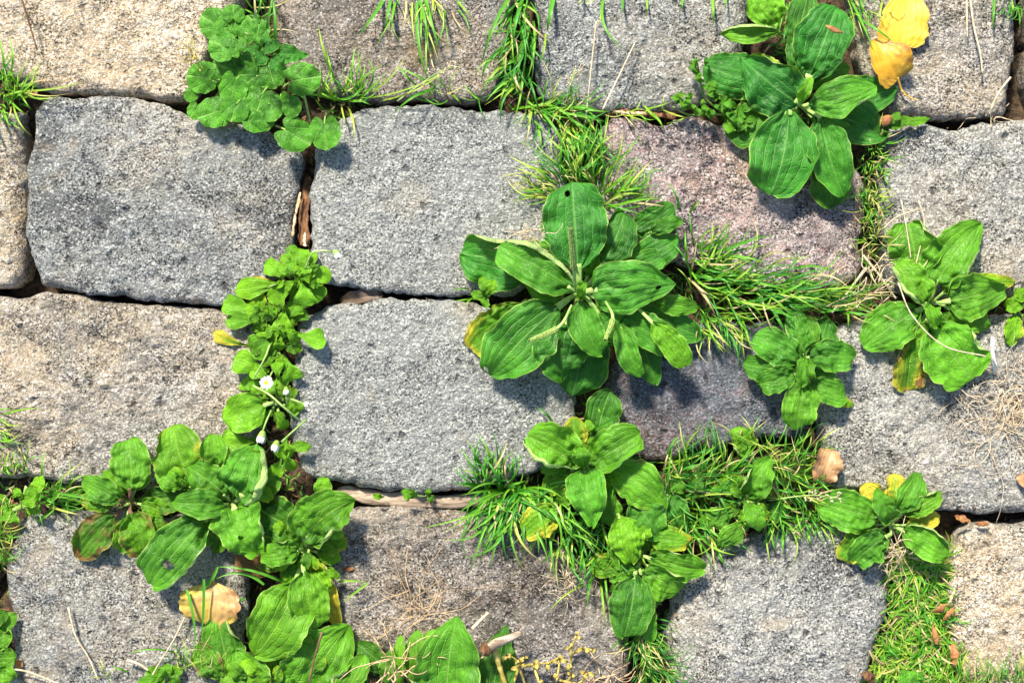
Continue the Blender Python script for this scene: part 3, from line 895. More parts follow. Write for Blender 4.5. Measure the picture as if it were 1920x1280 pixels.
# --- plantain at the top of the frame
pt = rosette('plantain', 'dark glossy plantain beside two yellow fallen leaves', 'weed', A4, (232, 575), [
    (260, 590, 720, 760, 260, dict(g=.15, bl=.9, pf=.08)),
    (270, 590, 785, 500, 210, dict(g=.2, bl=.9, pf=.1)),
    (340, 760, 425, 1158, 235, dict(g=.15, bl=.4, y=.12, pf=.1, k='b')),
    (150, 455, -300, 370, 255, dict(g=.2, bl=.95, pf=.15, k='b', fold=.1)),
    (190, 330, 290, -60, 170, dict(g=.12, bl=.6, pf=.15)),
    (240, 500, 205, 190, 120, dict(g=.25, bl=.7, pf=.3)),
    (120, 160, -45, -90, 190, dict(g=.8, bl=.3, pf=.05)),
    (150, 175, -205, 190, 125, dict(g=.8, bl=.3, pf=.1, fold=.5, roll=(-1, .5, 1.6), k='e')),
    (270, 470, 440, 42, 315, dict(g=.38, bl=1, pf=.08, k='b', pk=.045, ruf=.1)),
    (345, 640, 480, 1092, 225, dict(g=.36, bl=.8, pf=.05, fold=.5, ruf=.12, k='p')),
    (240, 585, -85, 330, 320, dict(g=.36, bl=1, pf=.05, k='c', pk=.02)),
    (175, 600, 70, 1088, 370, dict(g=.42, bl=.9, pf=.04, k='t', pk=.025, fold=.12)),
    (250, 590, 662, 480, 205, dict(g=.45, bl=.6, pf=.1, k='p', ruf=.1, up=.005)),
    (230, 590, 300, 435, 66, dict(g=.85, bl=.3, pf=.1, fold=.5, up=.012)),
], GP, bl=.8, dz=.0026, extra=7)
tag(mk('seed_husk', *tube_arr(cr([P(1548, 48, .047), P(1566, 57, .049), P(1580, 62, .047)], 14), .0022, .0018, 7, .6, lambda u: np.sin(math.pi * (u * .86 + .07))), CHIP),
    'reddish brown seed husk lying on a dark plantain leaf', 'seed husk')

# --- plantain at the right edge
rosette('plantain', 'pale green plantain under crossing dry straws, beside the straw tangle', 'weed', B1, (680, 560), [
    (600, 430, 545, 118, 285, dict(g=.45, bl=.4, y=.12, pf=.08, k='t', pk=.03)),
    (600, 700, 535, 1052, 205, dict(g=.4, bl=.2, y=.38, br=.26, pf=.05, k='t', ruf=.14)),
    (820, 430, 1145, 440, 95, dict(g=.8, bl=.1, y=.25, pf=.1)),
    (720, 560, 1010, 690, 150, dict(g=.5, y=.1, br=.12, pf=.2)),
    (690, 470, 950, 118, 275, dict(g=.55, bl=.4, pf=.06, k='c')),
    (620, 590, 298, 800, 250, dict(g=.5, bl=.5, pf=.05, k='b')),
    (670, 650, 905, 985, 350, dict(g=.65, bl=.45, pf=.08, k='t', pk=.03, ruf=.13)),
    (710, 560, 1102, 468, 245, dict(g=.5, bl=.35, pf=.14, k='o')),
    (650, 580, 472, 348, 205, dict(g=.5, bl=.25, pf=.04, k='t', roll=(1, .6, 1.6))),
    (655, 570, 705, 690, 95, dict(g=.85, bl=.3, pf=.02, fold=.5, up=.006)),
], GP, bl=.4, dz=.0024, extra=5)
rosette('seedling', 'yellow green seedling with a limp pale leaf, between plantain and straw tangle', 'weed', PX, (1908, 575), [
    (1905, 582, 1897, 650, 36, dict(g=.9, y=.22, pf=.1, k='e')), (1915, 590, 1945, 600, 30, dict(g=.6, y=.35, br=.2, k='e')),
    (1925, 565, 1882, 572, 28, dict(g=.85, bl=.1, k='e')), (1930, 556, 1900, 552, 26, dict(g=.9, bl=.1, k='e')), (1925, 570, 1960, 540, 30, dict(g=.8, bl=.2, k='e'))],
        'small seedlings between the stones', g=.8, bl=.1)
# --- small neat plantain
rosette('plantain', 'small neat plantain on the dark slate coloured stone, shiny oval leaves', 'weed', A8, (680, 890), [
    (730, 860, 810, 650, 185, dict(g=.2, bl=.7, pf=.1)),
    (700, 1020, 955, 1135, 70, dict(g=.9, bl=.1, y=.2, pf=.2)),
    (690, 920, 860, 985, 95, dict(g=.3, y=.1, br=.1, pf=.1)),
    (680, 870, 610, 590, 150, dict(g=.38, bl=.6, pf=.06)),
    (640, 930, 335, 895, 155, dict(g=.35, bl=.6, pf=.12, k='b')),
    (665, 890, 395, 745, 190, dict(g=.4, bl=.65, pf=.06, k='b')),
    (650, 950, 425, 1015, 145, dict(g=.4, bl=.5, pf=.08, k='b')),
    (700, 1000, 912, 1085, 145, dict(g=.45, bl=.5, pf=.05, k='t')),
    (680, 870, 957, 862, 180, dict(g=.45, bl=.6, pf=.12, k='b')),
    (695, 1000, 640, 1265, 200, dict(g=.58, bl=.35, pf=.04, k='b')),
    (685, 860, 662, 1022, 98, dict(g=.75, bl=.5, pf=.02, fold=.4, up=.006)),
    (700, 870, 710, 990, 60, dict(g=.7, bl=.3, pf=.02, fold=.6, up=.008)),
], GP, bl=.55, dz=.0025, extra=3)
# --- bottom right plantain
rosette('plantain', 'plantain with yellowing outer leaves at the head of a mossy joint', 'weed', B7, (488, 440), [
    (440, 340, 335, 222, 115, dict(g=.6, y=.55, br=.12, pf=.06, k='b')),
    (490, 340, 515, 168, 120, dict(g=.5, y=.42, br=.22, pf=.06, k='t')),
    (550, 440, 748, 385, 95, dict(g=.6, y=.5, br=.1, pf=.1)),
    (400, 430, 215, 622, 150, dict(g=.65, y=.3, br=.1, pf=.1, k='t')),
    (450, 410, 100, 320, 215, dict(g=.6, bl=.5, pf=.1, k='b')),
    (540, 385, 757, 262, 120, dict(g=.72, bl=.2, y=.15, pf=.05)),
    (515, 380, 645, 156, 140, dict(g=.5, bl=.5, pf=.04)),
    (520, 455, 788, 602, 185, dict(g=.55, bl=.45, pf=.1, k='b', roll=(1, .6, 1.4))),
    (500, 480, 283, 640, 185, dict(g=.55, bl=.55, pf=.14, k='b')),
    (490, 418, 403, 248, 125, dict(g=.6, bl=.5, pf=.02, k='o', up=.006)),
], GP, bl=.45, dz=.0026, extra=4)
# --- bottom centre group
rosette('plantain', 'plantain with two cupped leaves, standing in a dense grass tuft', 'weed', B5, (600, 270), [
    (660, 180, 725, -70, 160, dict(g=.2, bl=.6, pf=.05, k='b', pk=.03)),
    (980, 400, 1082, 560, 120, dict(g=.15, bl=.7, pf=.05)),
    (640, 330, 780, 560, 110, dict(g=.3, pf=.15)), (590, 330, 480, 450, 100, dict(g=.4, pf=.15)), (680, 300, 830, 250, 100, dict(g=.4, pf=.15)), (780, 380, 900, 330, 100, dict(g=.45, pf=.1)),
    (500, 470, 322, 595, 150, dict(g=.75, y=.36, br=.12, pf=.1, k='b')),
    (830, 420, 950, 610, 165, dict(g=.2, bl=.6, pf=.05)),
    (690, 290, 982, 478, 190, dict(g=.5, bl=.4, br=.16, y=.08, pf=.05, pk=.03, ruf=.13, bend=.1)),
    (595, 280, 342, 140, 225, dict(g=.55, bl=.3, pf=.05, k='t', roll=(1, .6, 1.7), fold=.35, up=.004)),
    (610, 280, 860, 128, 185, dict(g=.5, bl=.35, pf=.05, k='b', ruf=.14, fold=.35, up=.004)),
    (605, 290, 642, 553, 180, dict(g=.62, bl=.6, pf=.03, k='o', up=.008)),
    (600, 285, 590, 193, 85, dict(g=.4, bl=.35, pf=.03, k='e', up=.010)),
], GP, bl=.22, g=.6, dz=.0028, extra=9)
rosette('plantain', 'plantain with a long hanging leaf, next to the cupped plantain', 'weed', B5, (850, 720), [
    (850, 660, 720, 600, 110, dict(g=.35, pf=.15)), (860, 640, 960, 540, 110, dict(g=.4, pf=.15)), (840, 720, 700, 700, 90, dict(g=.55, pf=.15)), (850, 800, 940, 930, 100, dict(g=.45, pf=.15)),
    (860, 740, 722, 805, 90, dict(g=.5, bl=.4, pf=.1)),
    (880, 600, 1100, 620, 120, dict(g=.45, y=.22, pf=.1)),
    (890, 850, 912, 1088, 78, dict(g=.5, bl=.5, pf=.1, k='b')),
    (860, 690, 1155, 755, 140, dict(g=.5, bl=.35, pf=.14, k='b')),
    (860, 770, 1048, 850, 165, dict(g=.55, bl=.3, pf=.08, k='t', ruf=.12)),
    (840, 770, 788, 1066, 198, dict(g=.33, bl=.55, pf=.06, k='b')),
    (760, 500, 825, 725, 150, dict(g=.78, bl=.15, pf=.05, k='p')),
], GP, bl=.22, g=.6, dz=.0028, extra=9)
rosette('plantain', 'thin plantain with two upright leaves, half hidden in long grass', 'weed', B6, (505, 402), [
    (530, 190, 455, 52, 135, dict(g=.4, y=.12, br=.12, pf=.05, k='b')),
    (145, 300, 208, 366, 66, dict(g=.4, bl=.4, k='e', pf=.05)),
    (590, 430, 705, 470, 100, dict(g=.25, bl=.5, pf=.1)),
    (480, 440, 290, 520, 100, dict(g=.5, bl=.35, pf=.2, k='b')),
    (360, 640, 520, 522, 105, dict(g=.55, bl=.3, pf=.1, k='e')),
    (345, 402, 382, 332, 52, dict(g=.6, bl=.25, pf=.1, k='e')),
    (330, 320, 250, 310, 90, dict(g=.2, bl=.4, pf=.1, k='e')),
    (510, 395, 632, 198, 150, dict(g=.5, bl=.4, pf=.05, k='o', up=.006)),
    (510, 405, 580, 548, 95, dict(g=.62, bl=.4, pf=.03, k='e', up=.008)),
], GP, bl=.22, g=.6, dz=.0028, extra=9)
# --- bottom left group
rosette('plantain', 'withering plantain with browned ragged leaves on a reddish stalk', 'weed', B3, (285, 415), [
    (310, 425, 595, 372, 135, dict(g=.1, bl=.3, br=.22, pf=.1)),
    (400, 470, 462, 602, 100, dict(g=.35, bl=.2, y=.1, br=.2, pf=.05)),
    (280, 400, 162, 262, 95, dict(g=.35, bl=.2, pf=.15)),
    (240, 460, 42, 680, 175, dict(g=.28, bl=.2, y=.15, br=.30, pf=.1, k='b', bend=-.05)),
    (285, 450, 365, 664, 190, dict(g=.4, bl=.2, y=.15, br=.24, pf=.1, k='t', ruf=.15)),
    (275, 420, 63, 312, 120, dict(g=.5, bl=.4, pf=.14, k='b')),
    (288, 410, 285, 112, 190, dict(g=.45, bl=.35, pf=.18, k='t', br=.06)),
], GP, bl=.3, dz=.0028, stem=DARKSTEM, extra=4)
rosette('plantain', 'bushy plantain with a torn mottled leaf, at the foot of the daisies', 'weed', B3, (770, 420), [
    (800, 450, 1010, 620, 130, dict(g=.2, bl=.3, pf=.15)), (720, 470, 610, 560, 110, dict(g=.3, pf=.1)), (760, 470, 720, 640, 110, dict(g=.25, pf=.15)), (860, 380, 1010, 260, 120, dict(g=.35, pf=.1)),
    (880, 420, 1098, 548, 205, dict(g=.15, bl=.4, br=.12, pf=.08, k='b')),
    (600, 360, 500, 46, 245, dict(g=.5, bl=.15, y=.2, br=.2, pf=.05, k='b', ruf=.12)),
    (560, 330, 478, 250, 70, dict(g=.9, y=.2, pf=.1, k='e')),
    (560, 340, 420, 270, 100, dict(g=.6, bl=.3, y=.1, pf=.1, k='e')),
    (720, 250, 690, 86, 125, dict(g=.5, bl=.3, pf=.05, fold=.7, ruf=.15)),
    (760, 390, 562, 240, 195, dict(g=.5, bl=.4, pf=.06, k='c')),
    (820, 400, 900, 130, 280, dict(g=.35, bl=.55, pf=.06, k='c', roll=(-1, .55, 2.0), fold=.3)),
    (680, 470, 388, 800, 265, dict(g=.45, bl=.5, pf=.06, k='t', br=.10, hole=[(.70, .12, .045, .26)], roll=(1, .65, 1.4))),
    (745, 425, 492, 412, 145, dict(g=.55, bl=.45, pf=.04, k='o', up=.004)),
    (785, 430, 905, 665, 250, dict(g=.5, bl=.4, pf=.04, k='c', br=.06, hole=[(.55, -.25, .03, .08)])),
], GP, bl=.22, g=.6, dz=.0028, extra=9)
rosette('plantain', 'plantain with round puckered leaves and one bright yellow leaf', 'weed', B3, (1130, 640), [
    (980, 745, 795, 685, 115, dict(g=.2, y=.5, br=.5, pf=.05, k='t', ruf=.16)),
    (1180, 670, 1295, 1005, 120, dict(g=.5, y=.55, br=.1, pf=.14, bend=-.06)),
    (1120, 560, 1135, 380, 80, dict(g=.65, bl=.3, pf=.3)),
    (1120, 660, 1010, 540, 115, dict(g=.15, bl=.3, pf=.1)), (1130, 690, 1020, 800, 110, dict(g=.3, bl=.2, y=.1, pf=.1)), (1140, 700, 1080, 1000, 110, dict(g=.25, pf=.2)), (1150, 720, 1240, 860, 120, dict(g=.5, pf=.1)), (1060, 1000, 1130, 1120, 120, dict(g=.3, y=.15, br=.15, pf=.1)),
    (1195, 400, 1225, 292, 78, dict(g=.55, bl=.2, pf=.15, k='e')),
    (1150, 640, 1128, 740, 50, dict(g=.4, bl=.3, pf=.1, k='e')),
    (1110, 720, 890, 1148, 275, dict(g=.62, bl=.2, pf=.18, k='b', pk=.02, bend=.06)),
    (1115, 690, 1172, 1032, 185, dict(g=.6, bl=.2, pf=.18, k='b', pk=.045)),
    (1110, 640, 922, 665, 125, dict(g=.5, bl=.3, pf=.05, k='b')),
    (1125, 600, 1368, 405, 255, dict(g=.5, bl=.25, pf=.05, k='c', br=.04, bend=.1)),
], GP, bl=.05, g=.65, dz=.003, extra=9)
rosette('plantain', 'broad plantain clump with a dark thin stalk across its widest leaf', 'weed', B3, (1000, 1330), [
    (960, 1280, 1010, 1060, 180, dict(g=.12, bl=.5, pf=.05)),
    (800, 1290, 715, 945, 190, dict(g=.2, bl=.4, br=.08, pf=.08)),
    (740, 1270, 596, 1115, 140, dict(g=.35, y=.12, br=.2, pf=.05, k='t', ruf=.15)),
    (1120, 1260, 1160, 1040, 130, dict(g=.2, y=.12, br=.22, pf=.05)),
    (1090, 1390, 1345, 1000, 320, dict(g=.55, bl=.35, pf=.06, k='c', ruf=.1)),
    (930, 1440, 800, 1122, 270, dict(g=.5, bl=.35, pf=.05, k='c')),
    (1280, 1440, 1420, 1145, 120, dict(g=.5, bl=.3, pf=.1, k='b')),
], GP, bl=.15, g=.6, dz=.003, extra=8)
rosette('plantain', 'plantain with one big pointed leaf beside a broken twig', 'weed', B8, (1480, 760), [
    (1700, 760, 1785, 385, 190, dict(g=.18, bl=.5, pf=.05, k='o')),
    (1180, 640, 1005, 480, 115, dict(g=.2, bl=.4, y=.1, pf=.05)),
    (1150, 700, 1210, 500, 110, dict(g=.3, bl=.3, y=.15, pf=.05)),
    (1390, 740, 1405, 408, 135, dict(g=.5, bl=.3, pf=.05, pk=.04, ruf=.14)),
    (1320, 740, 1325, 412, 125, dict(g=.55, bl=.25, pf=.05, pk=.04, ruf=.14, fold=.4)),
    (1240, 740, 1240, 440, 62, dict(g=.85, bl=.15, pf=.03, k='t', fold=.2, up=.006)),
    (1470, 800, 1525, 340, 340, dict(g=.58, bl=.5, pf=.05, k='o', pk=.03, up=.004)),
], GP, bl=.4, dz=.003, extra=4)
# --- left edge
rosette('seedling', 'bright seedling of overlapping oval leaves beside green grass in a joint', 'weed', B2, (90, 440), [
    (60, 430, -20, 380, 50, dict(k='e', pf=.1)), (80, 450, 0, 480, 85, dict(k='e', pf=.05)), (60, 470, 80, 520, 50, dict(k='e', br=.2, y=.2)),
    (130, 440, 175, 468, 55, dict(k='e', pf=.05)), (150, 400, 205, 282, 62, dict(k='e', pf=.1)), (120, 340, 160, 400, 60, dict(k='e', g=.5)), (95, 400, 188, 388, 75, dict(k='e', pf=.05, up=.004)), (100, 400, 70, 350, 55, dict(k='e'))],
        'small seedlings between the stones', g=.82, bl=.15)
rosette('plantain', 'leafy weed showing only leaf tips along the side of a blue grey stone', 'weed', B2, (-40, 1090), [
    (-60, 1050, 82, 950, 80, dict(g=.4, y=.15, br=.2)), (-60, 1080, 48, 1040, 110, dict(g=.5, bl=.3)), (-60, 1160, 78, 1150, 120, dict(g=.45, bl=.3)), (-60, 1230, 75, 1250, 120, dict(g=.5, bl=.3)),
    (-60, 1000, 30, 940, 80, dict(g=.3, bl=.3))], GP, bl=.3)

# ------------------------------------------------------------------ ground ivy: round scalloped leaves


def ivy_leaf(parent, c, rpx, ang, z, g=.4, bl=.7, y=0., nscal=10, tilt=None):
    n1, n2 = 8, 66
    rr = rpx * S * (H - z) / H
    th = np.linspace(-math.pi, math.pi, n2, endpoint=False) + math.pi / n2
    base = np.abs(np.abs(th) - math.pi)
    out = rr * (1.0 - 0.55 * np.exp(-(base / 0.26) ** 2)) * (0.93 + 0.075 * np.abs(np.cos(th * nscal / 2)) ** 0.6) * (1 + 0.05 * np.sin(th * 2 + R.uniform(0, 6)))
    rad = np.linspace(0.02, 1, n1)
    X = rad[:, None] * (out * np.cos(th))[None]; Y = rad[:, None] * (out * np.sin(th))[None]
    nx = X / rr + 0.75; ny = Y / rr
    va = np.arctan2(ny, nx) / 1.9
    ud = np.hypot(nx, ny) / 2.1
    ridge = np.abs(np.sin(math.pi * va / 0.27))
    sd_ = R.randrange(90)
    Zl = rr * (0.09 * ridge * rad[:, None] + 0.06 * rad[:, None] ** 2 * np.sin(th * 3 + R.uniform(0, 6))[None] - 0.13 * rad[:, None] ** 2 + 0.10 * vn(X / rr * 3, Y / rr * 3, sd_))
    tx, ty = tilt if tilt else (R.uniform(-.25, .25), R.uniform(-.25, .25))
    Zl = Zl + X * tx + Y * ty
    ca, sa = math.cos(ang), math.sin(ang)
    o0 = P(c[0], c[1], z)
    V = np.stack([o0[0] + X * ca - Y * sa, o0[1] + X * sa + Y * ca, np.maximum(z + Zl, 0.002)], -1).reshape(-1, 3)
    uv = np.stack([ud, va], -1).reshape(-1, 2)
    edge = np.repeat(rad, n2)
    F = grid_faces(n1, n2, True).tolist(); F.append(list(range(n2))[::-1])
    o = mk('leaf', V, F, LEAF, parent, uv=uv, attrs={'edge': edge * .97}, origin=o0)
    if o.data.polygons[0].normal.z < 0:
        o.data.flip_normals()
    o.color = (g, y, 0, bl)
    # leaf stalk running down to the joint
    q = P(c[0], c[1], z - .001); a = np.array([ca, sa, 0])
    st = cr([q - a * rr * .42, q - a * rr * .95 + np.array([0, 0, -.010]), q - a * rr * 1.4 + np.array([0, 0, -.024])], 9)
    Vt, Ft = tube_arr(st, .0007, .0009, 5)
    mk('stalk', Vt, Ft, STEM, o)


iv = thing('ground_ivy', 'ground ivy with round scalloped leaves spilling over the joint', 'weed', P(500, 120, -.015))
IV = [(507, 138, 30, .2), (430, 130, 38, .2), (433, 188, 33, .22), (470, 150, 30, .2), (400, 44, 30, .3), (475, 111, 24, .25), (530, 188, 17, .6), (474, 55, 31, .4), (427, 50, 25, .5), (437, 26, 20, .45), (481, 66, 22, .4),
      (365, 208, 16, .6), (358, 178, 14, .6), (403, 210, 33, .45), (437, 165, 31, .5), (417, 87, 30, .38), (442, 90, 20, .4), (380, 145, 31, .5), (487, 190, 32, .4), (480, 220, 29, .42), (508, 205, 24, .35),
      (492, 222, 24, .42), (566, 148, 34, .42), (550, 252, 35, .45), (609, 247, 33, .42), (440, 205, 26, .4), (547, 200, 20, .4)]
for i, (x, y, r, g) in enumerate(IV):
    ivy_leaf(iv, (x, y), r, math.atan2(-(y - 120), x - 500) + R.uniform(-.7, .7), .006 + .0007 * i, g + .12, .6)
for i, (a, b, wd) in enumerate((((490, 90), (526, 82), 26), ((500, 100), (478, 122), 22), ((505, 108), (535, 130), 28), ((510, 100), (576, 104), 34), ((495, 95), (462, 90), 20), ((496, 92), (500, 62), 20))):
    leaf(iv, a, b, wd, .045, .052, .046, k='o', pf=.1, g=.4, bl=.9)
for pts in (((500, 190), (497, 130), (492, 70), (480, 20)), ((500, 130), (560, 160), (585, 240)), ((500, 120), (430, 130), (380, 170)), ((500, 170), (470, 210), (430, 220))):
    path = cr([P(p[0], p[1], -.004 + .006 * (j > 0)) for j, p in enumerate(pts)], 18)
    mk('runner', *tube_arr(path, .0011, .0008, 6), STEM, iv)

# ------------------------------------------------------------------ daisies


def daisy_flower(th, c, r, z, face=(0, 0, 1), white=True, npet=20, half=False):
    f = Vector(face).normalized()
    q = f.to_track_quat('Z', 'Y')
    o0 = Vector(P(c[0], c[1], z)); rr = r * S
    parts = []
    n, m = 6, 12
    for _ in (0,):
        Vd = []
        for i in range(n):
            a = i / (n - 1) * math.pi / 2
            for j in range(m):
                b = j / m * 2 * math.pi
                p = q @ Vector((math.sin(a) * math.cos(b) * rr * .36 + 1e-6, math.sin(a) * math.sin(b) * rr * .36, math.cos(a) * rr * .24))
                Vd.append(o0 + p)
        parts.append((np.array(Vd), grid_faces(n, m, True)))
    head = mk('flower_head', parts[0][0], parts[0][1], DISC, th)
    P2 = []
    for k in range(npet):
        a = k / npet * 2 * math.pi + R.uniform(-.07, .07)
        lp = rr * R.uniform(.85, 1.08)
        pts = []
        for (d, wd, h) in ((.28, .5, 0), (.55, 1, .05), (.85, .9, .03 + R.uniform(-.1, .1)), (1, .35, -.02 + R.uniform(-.1, .1))):
            for s in (-1, 1):
                x = lp * d; y_ = s * wd * rr * .10
                p = Vector((x * math.cos(a) - y_ * math.sin(a), x * math.sin(a) + y_ * math.cos(a), h * rr + (k % 2) * .0003))
                pts.append(o0 + q @ p)
        P2.append((np.array(pts), [[0, 2, 3, 1], [2, 4, 5, 3], [4, 6, 7, 5]]))
    mk('petals', *joinarr(P2), PETAL, head)


def bud(th, c, r, z, d, white=.75):
    """half closed daisy head: a bundle of narrow white petals out of a green cup; d is the picture direction it points to"""
    rr = r * S * .8
    o0 = P(c[0], c[1], z)
    dv = np.array([d[0], -d[1], .35]); dv /= np.linalg.norm(dv)
    l = np.cross(dv, [0, 0, 1.]); l /= np.linalg.norm(l); n = np.cross(dv, l)
    parts = []
    for k in range(16):
        a = k / 16 * 6.283
        rad = math.cos(a) * l + math.sin(a) * n; tn = -math.sin(a) * l + math.cos(a) * n
        sp = R.uniform(.75, 1.15); ln = R.uniform(1.2, 1.8)
        pts = []
        for (h, q, wd) in ((-.2, .55, .16), (.4, .9 * sp, .26), (ln * .8, .85 * sp, .22), (ln, .55 * sp, .06)):
            for sg in (-1, 1):
                pts.append(o0 + rr * (dv * h + rad * q + tn * sg * wd))
        parts.append((np.array(pts), [[0, 2, 3, 1], [2, 4, 5, 3], [4, 6, 7, 5]]))
    hd = mk('bud', *joinarr(parts), PETAL, th)
    pth = np.array([o0 + dv * rr * (t * 1.5 - 1.1) for t in np.linspace(0, 1, 9)])
    mk('cup', *tube_arr(pth, rr, rr, 12, 1, lambda u: .3 + .62 * np.sqrt(u)), STEM, hd)


DG = 'daisy plants filling one upright joint'


def dl(x0, y0, x1, y1, wd, **k):
    k.setdefault('k', 's'); k.setdefault('pf', .0); k.setdefault('nu', 24); k.setdefault('nv', 7); wd *= 1.18; k['g'] = min(1, k.get('g', .5) + .12)
    return (x0, y0, x1, y1, wd, k)


d1 = rosette('daisy_plant', 'daisy plant with a small drooping white flower, at the split bark strip', 'weed', A6, (560, 300), [
    dl(560, 330, 690, 345, 80, g=.4), dl(540, 280, 520, 118, 62, g=.45), dl(560, 300, 695, 425, 95, g=.6), dl(530, 300, 372, 225, 85, g=.75), dl(480, 340, 300, 315, 48, y=.45, g=.6),
    dl(540, 340, 210, 370, 95, g=.7), dl(560, 300, 748, 285, 85, g=.75), dl(555, 270, 578, 138, 95, g=.5), dl(560, 300, 512, 215, 62, g=.6), dl(560, 310, 395, 405, 112, g=.6),
    dl(570, 320, 650, 250, 60, g=.7), dl(565, 300, 605, 465, 100, g=.9), dl(560, 310, 488, 358, 46, g=1, y=.1), dl(570, 310, 590, 238, 90, g=.55), dl(570, 310, 640, 300, 50, g=.85)],
             DG, bl=.15, z0=.004, dz=.0018, extra=8, mat=LEAF)
d2 = rosette('daisy_plant', 'flowerless daisy plant touching the one with the drooping flower', 'weed', A6, (410, 530), [
    dl(400, 560, 372, 432, 85, g=.25), dl(400, 560, 440, 430, 60, g=.5), dl(520, 570, 605, 480, 75, g=.35), dl(500, 540, 560, 460, 90, g=.3), dl(370, 520, 142, 440, 95, g=.65), dl(380, 540, 160, 535, 85, g=.7), dl(380, 510, 255, 478, 62, g=.85),
    dl(490, 450, 482, 625, 105, g=.8), dl(530, 600, 715, 645, 95, g=.75), dl(480, 600, 570, 650, 60, g=.5)], DG, bl=.15, z0=.004, dz=.0018, extra=9)
d3 = rosette('daisy_plant', 'daisy plant with a long yellowed leaf and an open white flower', 'weed', A6, (440, 680), [
    dl(300, 680, 88, 608, 62, g=.6, y=.42, br=.08), dl(440, 850, 420, 720, 75, g=.35), dl(430, 760, 400, 690, 70, g=.3), dl(480, 620, 330, 580, 70, g=.7), dl(450, 610, 300, 705, 118, g=.6), dl(440, 620, 370, 610, 60, g=.5),
    dl(470, 620, 455, 700, 58, g=.7), dl(400, 820, 205, 745, 118, g=.7, y=.08), dl(490, 750, 535, 872, 98, g=.8, y=.06), dl(430, 870, 300, 800, 70, g=.7), dl(450, 870, 440, 770, 60, g=.6)], DG, bl=.15, z0=.004, dz=.0018, extra=9)
d4 = rosette('daisy_plant', 'daisy plant with closed white buds and one wide leaf', 'weed', A6, (440, 1000), [
    dl(340, 940, 250, 870, 85, g=.7, y=.18), dl(400, 970, 300, 890, 70, g=.55), dl(440, 960, 480, 850, 60, g=.6), dl(500, 980, 565, 1045, 80, g=.5), dl(330, 1200, 135, 1230, 160, g=.65), dl(420, 1040, 315, 1110, 85, g=.6),
    dl(430, 1050, 495, 1138, 62, g=.85), dl(440, 990, 138, 1090, 175, g=.65, k='p', pf=.2), dl(450, 960, 380, 900, 60, g=.5), dl(520, 1230, 637, 1242, 52, g=.55, k='e'), dl(500, 1180, 460, 1300, 70, g=.5), dl(480, 1200, 530, 1290, 60, g=.6),
    dl(380, 1270, 250, 1290, 90, g=.8), dl(470, 1270, 545, 1370, 60, g=.55), dl(470, 1300, 430, 1400, 70, g=.6)], DG, bl=.15, z0=.004, dz=.0018, extra=9)


def stemp(th, crop, pts, z, r=.0006, mat=PALESTEM):
    q = [conv(crop, *p) for p in pts]
    zz = np.linspace(z[0], z[1], len(q)) if len(z) == 2 else z
    mk('flower_stalk', *tube_arr(cr([P(a, b, c) for (a, b), c in zip(q, zz)], 16), r, r, 6), mat, th)


stemp(d1, A6, [(600, 250), (640, 165), (700, 150), (752, 155)], (.02, .03, .034, .03))
bud(d1, conv(A6, 778, 165), 9, .03, (.5, .9))
daisy_flower(d1, conv(A6, 770, 185), 12, .027, (.3, -.9, .35), npet=16)
stemp(d3, A6, [(405, 675), (370, 760), (320, 850)], (.038, .042, .034)); stemp(d3, A6, [(420, 820), (395, 870)], (.03, .04))
daisy_flower(d3, conv(A6, 385, 885), 13, .043, (-.1, .25, 1))
stemp(d3, A6, [(500, 1000), (495, 930)], (.03, .042)); bud(d3, conv(A6, 495, 925), 7, .042, (0, 1))
stemp(d4, A6, [(310, 900), (400, 950), (480, 1020), (575, 1100)], (.036, .044, .044, .03), .0008)
stemp(d4, A6, [(412, 1040), (385, 1100), (365, 1155)], (.034, .044, .044)); bud(d4, conv(A6, 360, 1180), 11, .044, (-.2, .9))
stemp(d4, A6, [(610, 1090), (540, 1150), (470, 1215)], (.03, .04, .04), .0007, STEM); bud(d4, conv(A6, 438, 1232), 10, .04, (-.3, .9))
stemp(d4, A6, [(495, 970), (550, 985), (592, 1005)], (.034, .042, .04), .0008); bud(d4, conv(A6, 600, 1005), 7, .04, (1, .1))

# ------------------------------------------------------------------ chickweed and small plants


def sprig(th, pts, leaves, z=.02):
    path = cr([P(p[0], p[1], -.008 + (z + .008) * j / (len(pts) - 1)) for j, p in enumerate(pts)], 16)
    mk('stem', *tube_arr(path, .0009, .0006, 5), STEM, th)


ck = thing('chickweed', 'low chickweed with tiny paired leaves, edging the dark glossy plantain', 'weed', P(1350, 215, -.012))
for pts in (((1360, 215), (1320, 180), (1308, 118)), ((1350, 215), (1300, 205), (1270, 178)), ((1370, 220), (1385, 210), (1392, 185)), ((1370, 225), (1385, 235), (1378, 245)), ((1360, 215), (1330, 215), (1290, 215), (1262, 200))):
    sprig(ck, pts, 0)
rg = random.Random(11)
for i in range(74):
    t = rg.random()
    if i < 30:
        c = (1308 + 45 * t + rg.uniform(-16, 16), 118 + 90 * t + rg.uniform(-12, 12)); sz = rg.uniform(9, 15)
    elif i < 52:
        c = (1262 + 70 * t + rg.uniform(-10, 10), 178 + 35 * t + rg.uniform(-14, 14)); sz = rg.uniform(9, 16)
    else:
        c = (1365 + 45 * rg.random(), 180 + 60 * rg.random()); sz = rg.uniform(13, 22)
    a = rg.uniform(0, 6.28)
    leaf(ck, (c[0] - math.cos(a) * sz * .6, c[1] - math.sin(a) * sz * .6), (c[0] + math.cos(a) * sz * .6, c[1] + math.sin(a) * sz * .6), sz * .8, .008 + .012 * rg.random(), .016 + .012 * rg.random(), .014 + .012 * rg.random(),
         k='e', pf=0, g=rg.uniform(.3, .9), bl=rg.uniform(.2, .7), nu=12, nv=4, stalk=False)
